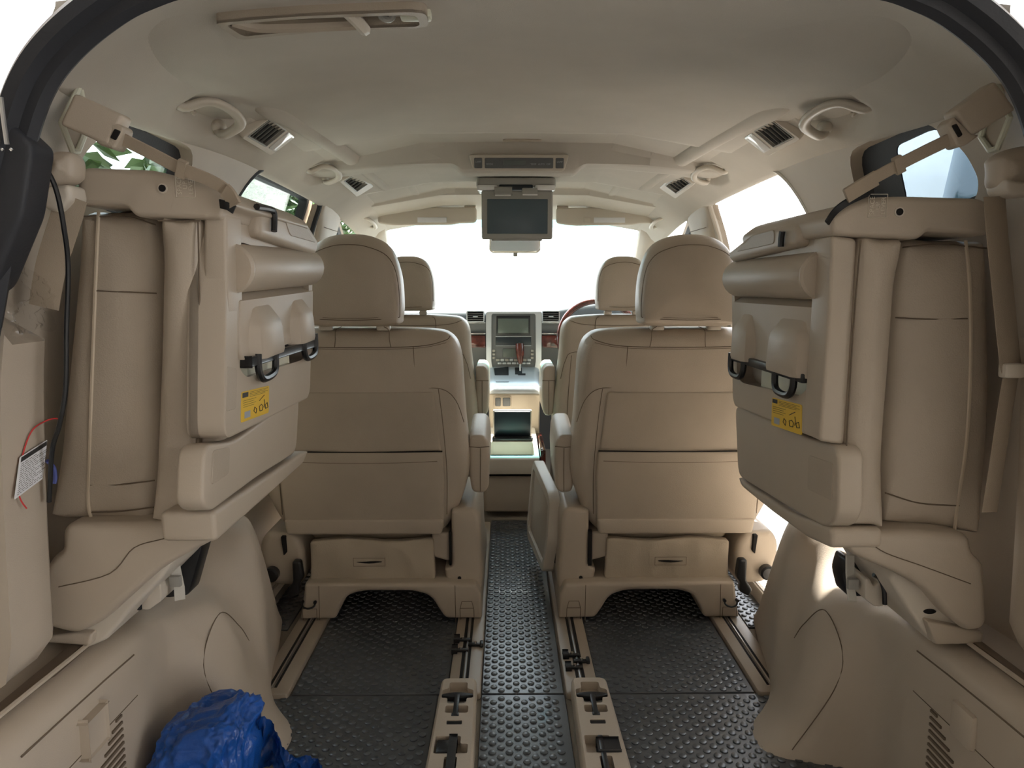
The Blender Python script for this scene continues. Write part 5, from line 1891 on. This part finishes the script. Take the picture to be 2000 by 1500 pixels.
t = thing('paper_label', 'white printed paper label with a black header stuck on the left wall', 'label', tuple(AX(60, 920, XL)))
b = NB()
lp = [(38, 893), (91, 859), (82, 935), (27, 976)]
pillow(b, rpoly(yz(lp, XL), .001, 1), fYZ, XL, XL + .0012, .0002, seg=1)
pp = obj('paper', b, 'white', t)
P = [Vector(p) for p in yz(lp, XL)]
def on_l(a, c):
    q = P[0].lerp(P[1], a).lerp(P[3].lerp(P[2], a), c)
    return Vector((XL + .0016, q.x, q.y))
b = NB()
b.faces.new([b.verts.new(on_l(a, c)) for a, c in ((0.03, .02), (.98, .02), (.98, .14), (.03, .14))])
obj('header', b, 'ink', pp)
b = NB()
rnd = random.Random(5)
for k in range(15):
    c = .19 + .052 * k
    a = .06
    while a < (.93 if k % 3 else .6):
        w = rnd.uniform(.05, .14)
        b.faces.new([b.verts.new(on_l(a + i * w, c + j * .014)) for i, j in ((0, 0), (1, 0), (1, 1), (0, 1))])
        a += w + .03
obj('printed_lines', b, 'ink', pp, kind='stuff')
b = NB()
tube(b, catmull([AX(118, 832, -.708), AX(112, 818, -.708), AX(90, 822, -.712), AX(62, 842, -.716), AX(44, 890, -.719), AX(34, 945, -.719), AX(40, 975, -.718), AX(52, 993, -.716)], 8, False), .0011, 6)
rebase(tag(obj('red_string', b, 'red'), 'thin red string hanging over the paper label', 'string'))

# ================================================================== BLUE BAG
def build_bag():
    from mathutils import noise
    t = thing('blue_bag', 'crumpled blue woven plastic bag on the floor at the lower left', 'bag', (-.60, 1.22, .0))
    b = NB()
    bmesh.ops.create_icosphere(b, subdivisions=6, radius=1)
    for v in b.verts:
        c = v.co.copy()
        # boxy sack
        q = Vector((math.copysign(abs(c.x) ** .55, c.x), math.copysign(abs(c.y) ** .6, c.y), math.copysign(abs(c.z) ** .6, c.z)))
        x = -.596 + q.x * .082 + .012 * q.z
        y = 1.225 + q.y * .085
        z = .108 + q.z * .105
        if q.z > 0: z += .018 * q.x * q.z
        n1 = noise.noise(c * 2.3 + Vector((3, 1, 7)))
        n2 = 1 - abs(noise.noise(Vector((c.x * 5, c.y * 5, c.z * 2.2)) + Vector((8, 2, 1)))) * 2
        n3 = 1 - abs(noise.noise(Vector((c.x * 10, c.y * 9, c.z * 5)))) * 2
        d = n1 * .014 + n2 * .007 + n3 * .0035
        v.co = Vector((x, y, max(.004, z))) + c.normalized() * d
    obj('bag_body', b, 'bag', t, angle=80)
    b = NB()
    # limp handle flap spilling to the right
    N, K = 40, 16
    g = []
    for i in range(N + 1):
        u = i / N
        row = []
        for k in range(K + 1):
            w = k / K - .5
            x = -.505 + .115 * u
            z = .135 - .085 * u + w * (.10 - .04 * u)
            y = 1.235 + .02 * math.sin(u * 9) + .016 * noise.noise(Vector((u * 7, w * 5, 2))) + .010 * noise.noise(Vector((u * 18, w * 14, 5)))
            z += .012 * noise.noise(Vector((u * 9, w * 6, 9)))
            row.append(b.verts.new((x, y, z)))
        g.append(row)
    for i in range(N):
        for k in range(K): b.faces.new((g[i][k], g[i + 1][k], g[i + 1][k + 1], g[i][k + 1]))
    bmesh.ops.solidify(b, geom=list(b.faces), thickness=.0012)
    obj('bag_handle', b, 'bag', t, angle=80)
    t.location.z = 0
build_bag()

# ================================================================== OUTSIDE
bm = NB()
box(bm, -16, 16, -10, 30, -.46, -.40)
struct('ground', bm, 'concrete')
# open tailgate above the camera
t = thing('tailgate', 'raised white tailgate above the rear opening', 'tailgate', (0, .85, 1.40))
b = NB()
g1 = [Vector((x, y, z)) for x, y, z in ((-.72, .86, 1.42), (.72, .86, 1.42), (.74, -.10, 1.86), (-.74, -.10, 1.86))]
loft(b, [g1, [p + Vector((0, .03, .06)) for p in g1]])
obj('tailgate_shell', b, 'body', t)
b = NB()
g1 = [Vector((x, y, z)) for x, y, z in ((-.60, .76, 1.44), (.60, .76, 1.44), (.64, .0, 1.79), (-.64, .0, 1.79))]
loft(b, [g1, [p + Vector((0, .006, .02)) for p in g1]])
obj('tailgate_lining', b, 'trim', t)
# unseen walls and roof added behind the camera to cut rear light
bm = NB()
box(bm, -5, 5, -2.6, -2.4, -.4, 2.7)
struct('light_block_back', bm, 'plaster')
bm = NB()
box(bm, -5, 4.4, -2.6, 2.2, 2.6, 2.75)  # added roof, out of view, keeps sky light off the rear
struct('light_block_roof', bm, 'plaster')
for q, nm in ((-1, 'light_block_side'),):
    bm = NB()
    box(bm, q * 3.0, q * 3.15, -2.6, 2.1, -.4, 2.6)  # added side wall, out of view, dims the cabin from behind
    struct(nm, bm, 'plaster')

def leaf_mass(name, label, c, r, n, size, seed, group, trunk=None):
    rnd = random.Random(seed)
    t = thing(name, label, 'bush', (c[0], c[1], -.40), group)
    vs, fs = [], []
    for i in range(n):
        a = Vector((rnd.gauss(0, 1), rnd.gauss(0, 1), rnd.gauss(0, 1))).normalized() * rnd.uniform(.55, 1)
        p = Vector((c[0] + a.x * r[0], c[1] + a.y * r[1], c[2] + a.z * r[2]))
        d = Vector((rnd.uniform(-1, 1), rnd.uniform(-1, 1), rnd.uniform(-.8, .4))).normalized()
        e = d.cross(Vector((rnd.uniform(-1, 1), rnd.uniform(-1, 1), rnd.uniform(-1, 1)))).normalized()
        sz = size * rnd.uniform(.6, 1.3)
        o = len(vs)
        nn = d.cross(e)
        vs += [p, p + d * sz * .5 + e * sz * .32 + nn * sz * .06, p + d * sz * 1.15, p + d * sz * .5 - e * sz * .32 + nn * sz * .06]
        fs += [(o, o + 1, o + 2), (o, o + 2, o + 3)]
    me = bpy.data.meshes.new('foliage')
    me.from_pydata([tuple(v - t.location) for v in vs], [], fs)
    me.materials.append(M['leaf'])
    o = bpy.data.objects.new('foliage', me)
    COL.objects.link(o); o.parent = t; o['kind'] = 'stuff'
    b = NB()
    for k in range(4):
        a = k * 1.7
        tube(b, [Vector((c[0] + .05 * math.cos(a), c[1] + .05 * math.sin(a), -.40)), Vector((c[0] + r[0] * .3 * math.cos(a), c[1] + r[1] * .3 * math.sin(a), c[2] * .5)), Vector((c[0] + r[0] * .6 * math.cos(a), c[1] + r[1] * .6 * math.sin(a), c[2] + r[2] * .5))], .02, 6)
    obj('stems', b, 'bark', t, kind='stuff')
leaf_mass('bush', 'leafy green bush outside the left rear quarter window', (-1.60, 3.4, 1.0), (.13, .22, .85), 1300, .09, 1, 'bushes outside')
leaf_mass('bush', 'dark green bush outside the left side window, beyond the pillar', (-2.35, 7.2, 1.2), (.5, .7, 1.3), 5200, .10, 2, 'bushes outside')
leaf_mass('bush', 'flowering bush at the near edge of the left quarter window', (-1.62, 2.65, .95), (.13, .2, .75), 800, .09, 3, 'bushes outside')
leaf_mass('bush', 'pale sunlit tree beyond the upper left of the windscreen', (-3.6, 12.0, 2.0), (1.3, 1.0, 1.6), 5000, .16, 4, 'bushes outside')

# parked car to the right
t = thing('parked_van', 'tall white van with dark blue glass, parked outside the right rear window', 'van', (2.2, 1.0, -.40))
VX = 1.50
def vx(z): return VX + max(0, z - .8) * .12
b = NB()
P2 = rpoly([(.3, -.12), (.3, 1.5), (.5, 1.98), (2.6, 1.98), (3.15, 1.55), (3.3, 1.0), (3.5, .85), (3.5, -.12)], .15, 4)
secs = []
for k, dx in ((1, -.0), (.5, -.04), (0, -.06)):
    secs.append([Vector((vx(z) - dx - .06, y, z)) for y, z in inset(P2, .03 * k)])
for k, x in ((0, 2.85), (1, 2.95)):
    secs.append([Vector((x - max(0, z - .8) * .12, y, z)) for y, z in inset(P2, .03 * k)])
b2 = [[Vector((p.x, p.y, p.z)) for p in q] for q in secs]
loft(b, [[Vector((vx(p.z) + d, p.y, p.z)) for p in q] for q, d in zip(b2[:3], (0, -.015, 0))][:1] + b2[3:])
obj('van_body', b, 'body', t, angle=40)
for i, pts in enumerate(([(.5, .92), (1.25, .92), (1.25, 1.74), (.6, 1.74)], [(1.32, .92), (2.66, .92), (2.60, 1.74), (1.32, 1.74)])):
    b = NB()
    pillow(b, rpoly(pts, .10, 5), lambda u, v, w: Vector((vx(v) + w, u, v)), -.012, .02, .006, seg=2)
    obj('van_window', b, 'autoglass', t)
b = NB()
tube(b, [Vector((vx(1.26) - .02, 2.30, 1.20)), Vector((vx(1.36) - .02, 2.38, 1.33))], .008, 6)
obj('chrome_strip', b, 'chrome', t)
for y in (.95, 2.9):
    b = NB()
    cyl(b, (1.58, y, -.08), (1, 0, 0), .32, .2, 28, .03)
    w = obj('wheel', b, 'rubber', t)
    b = NB()
    cyl(b, (1.475, y, -.08), (1, 0, 0), .20, .04, 20, .01)
    obj('hubcap', b, 'silver', w)
# own bonnet in front of the windscreen
bm = NB()
loft(bm, [[Vector((x, y, z - .10 * (x / .8) ** 2)) for y, z in ((4.33, .80), (4.9, .72), (5.3, .55), (5.45, .2), (5.4, -.2), (4.3, -.2))] for x in (-.84, -.5, 0, .5, .84)])
struct('bonnet', bm, 'body')

# crumpled clear film left on the left pillar pocket
from mathutils import noise as _noise
b = NB()
g = []
for i in range(25):
    row = []
    for k in range(21):
        u, v = i / 24, k / 20
        q = Vector((u * 4, v * 5, 3))
        row.append(b.verts.new((-.722 + .012 * _noise.noise(q) + .008 * _noise.noise(q * 3), .985 + .10 * u, .925 + .11 * v * (1 - .35 * u) + .010 * _noise.noise(q + Vector((5, 5, 5))))))
    g.append(row)
for i in range(24):
    for k in range(20): b.faces.new((g[i][k], g[i + 1][k], g[i + 1][k + 1], g[i][k + 1]))
rebase(tag(obj('plastic_film', b, 'film', None, 80), 'crumpled clear plastic film on top of the left wall pocket', 'film'))
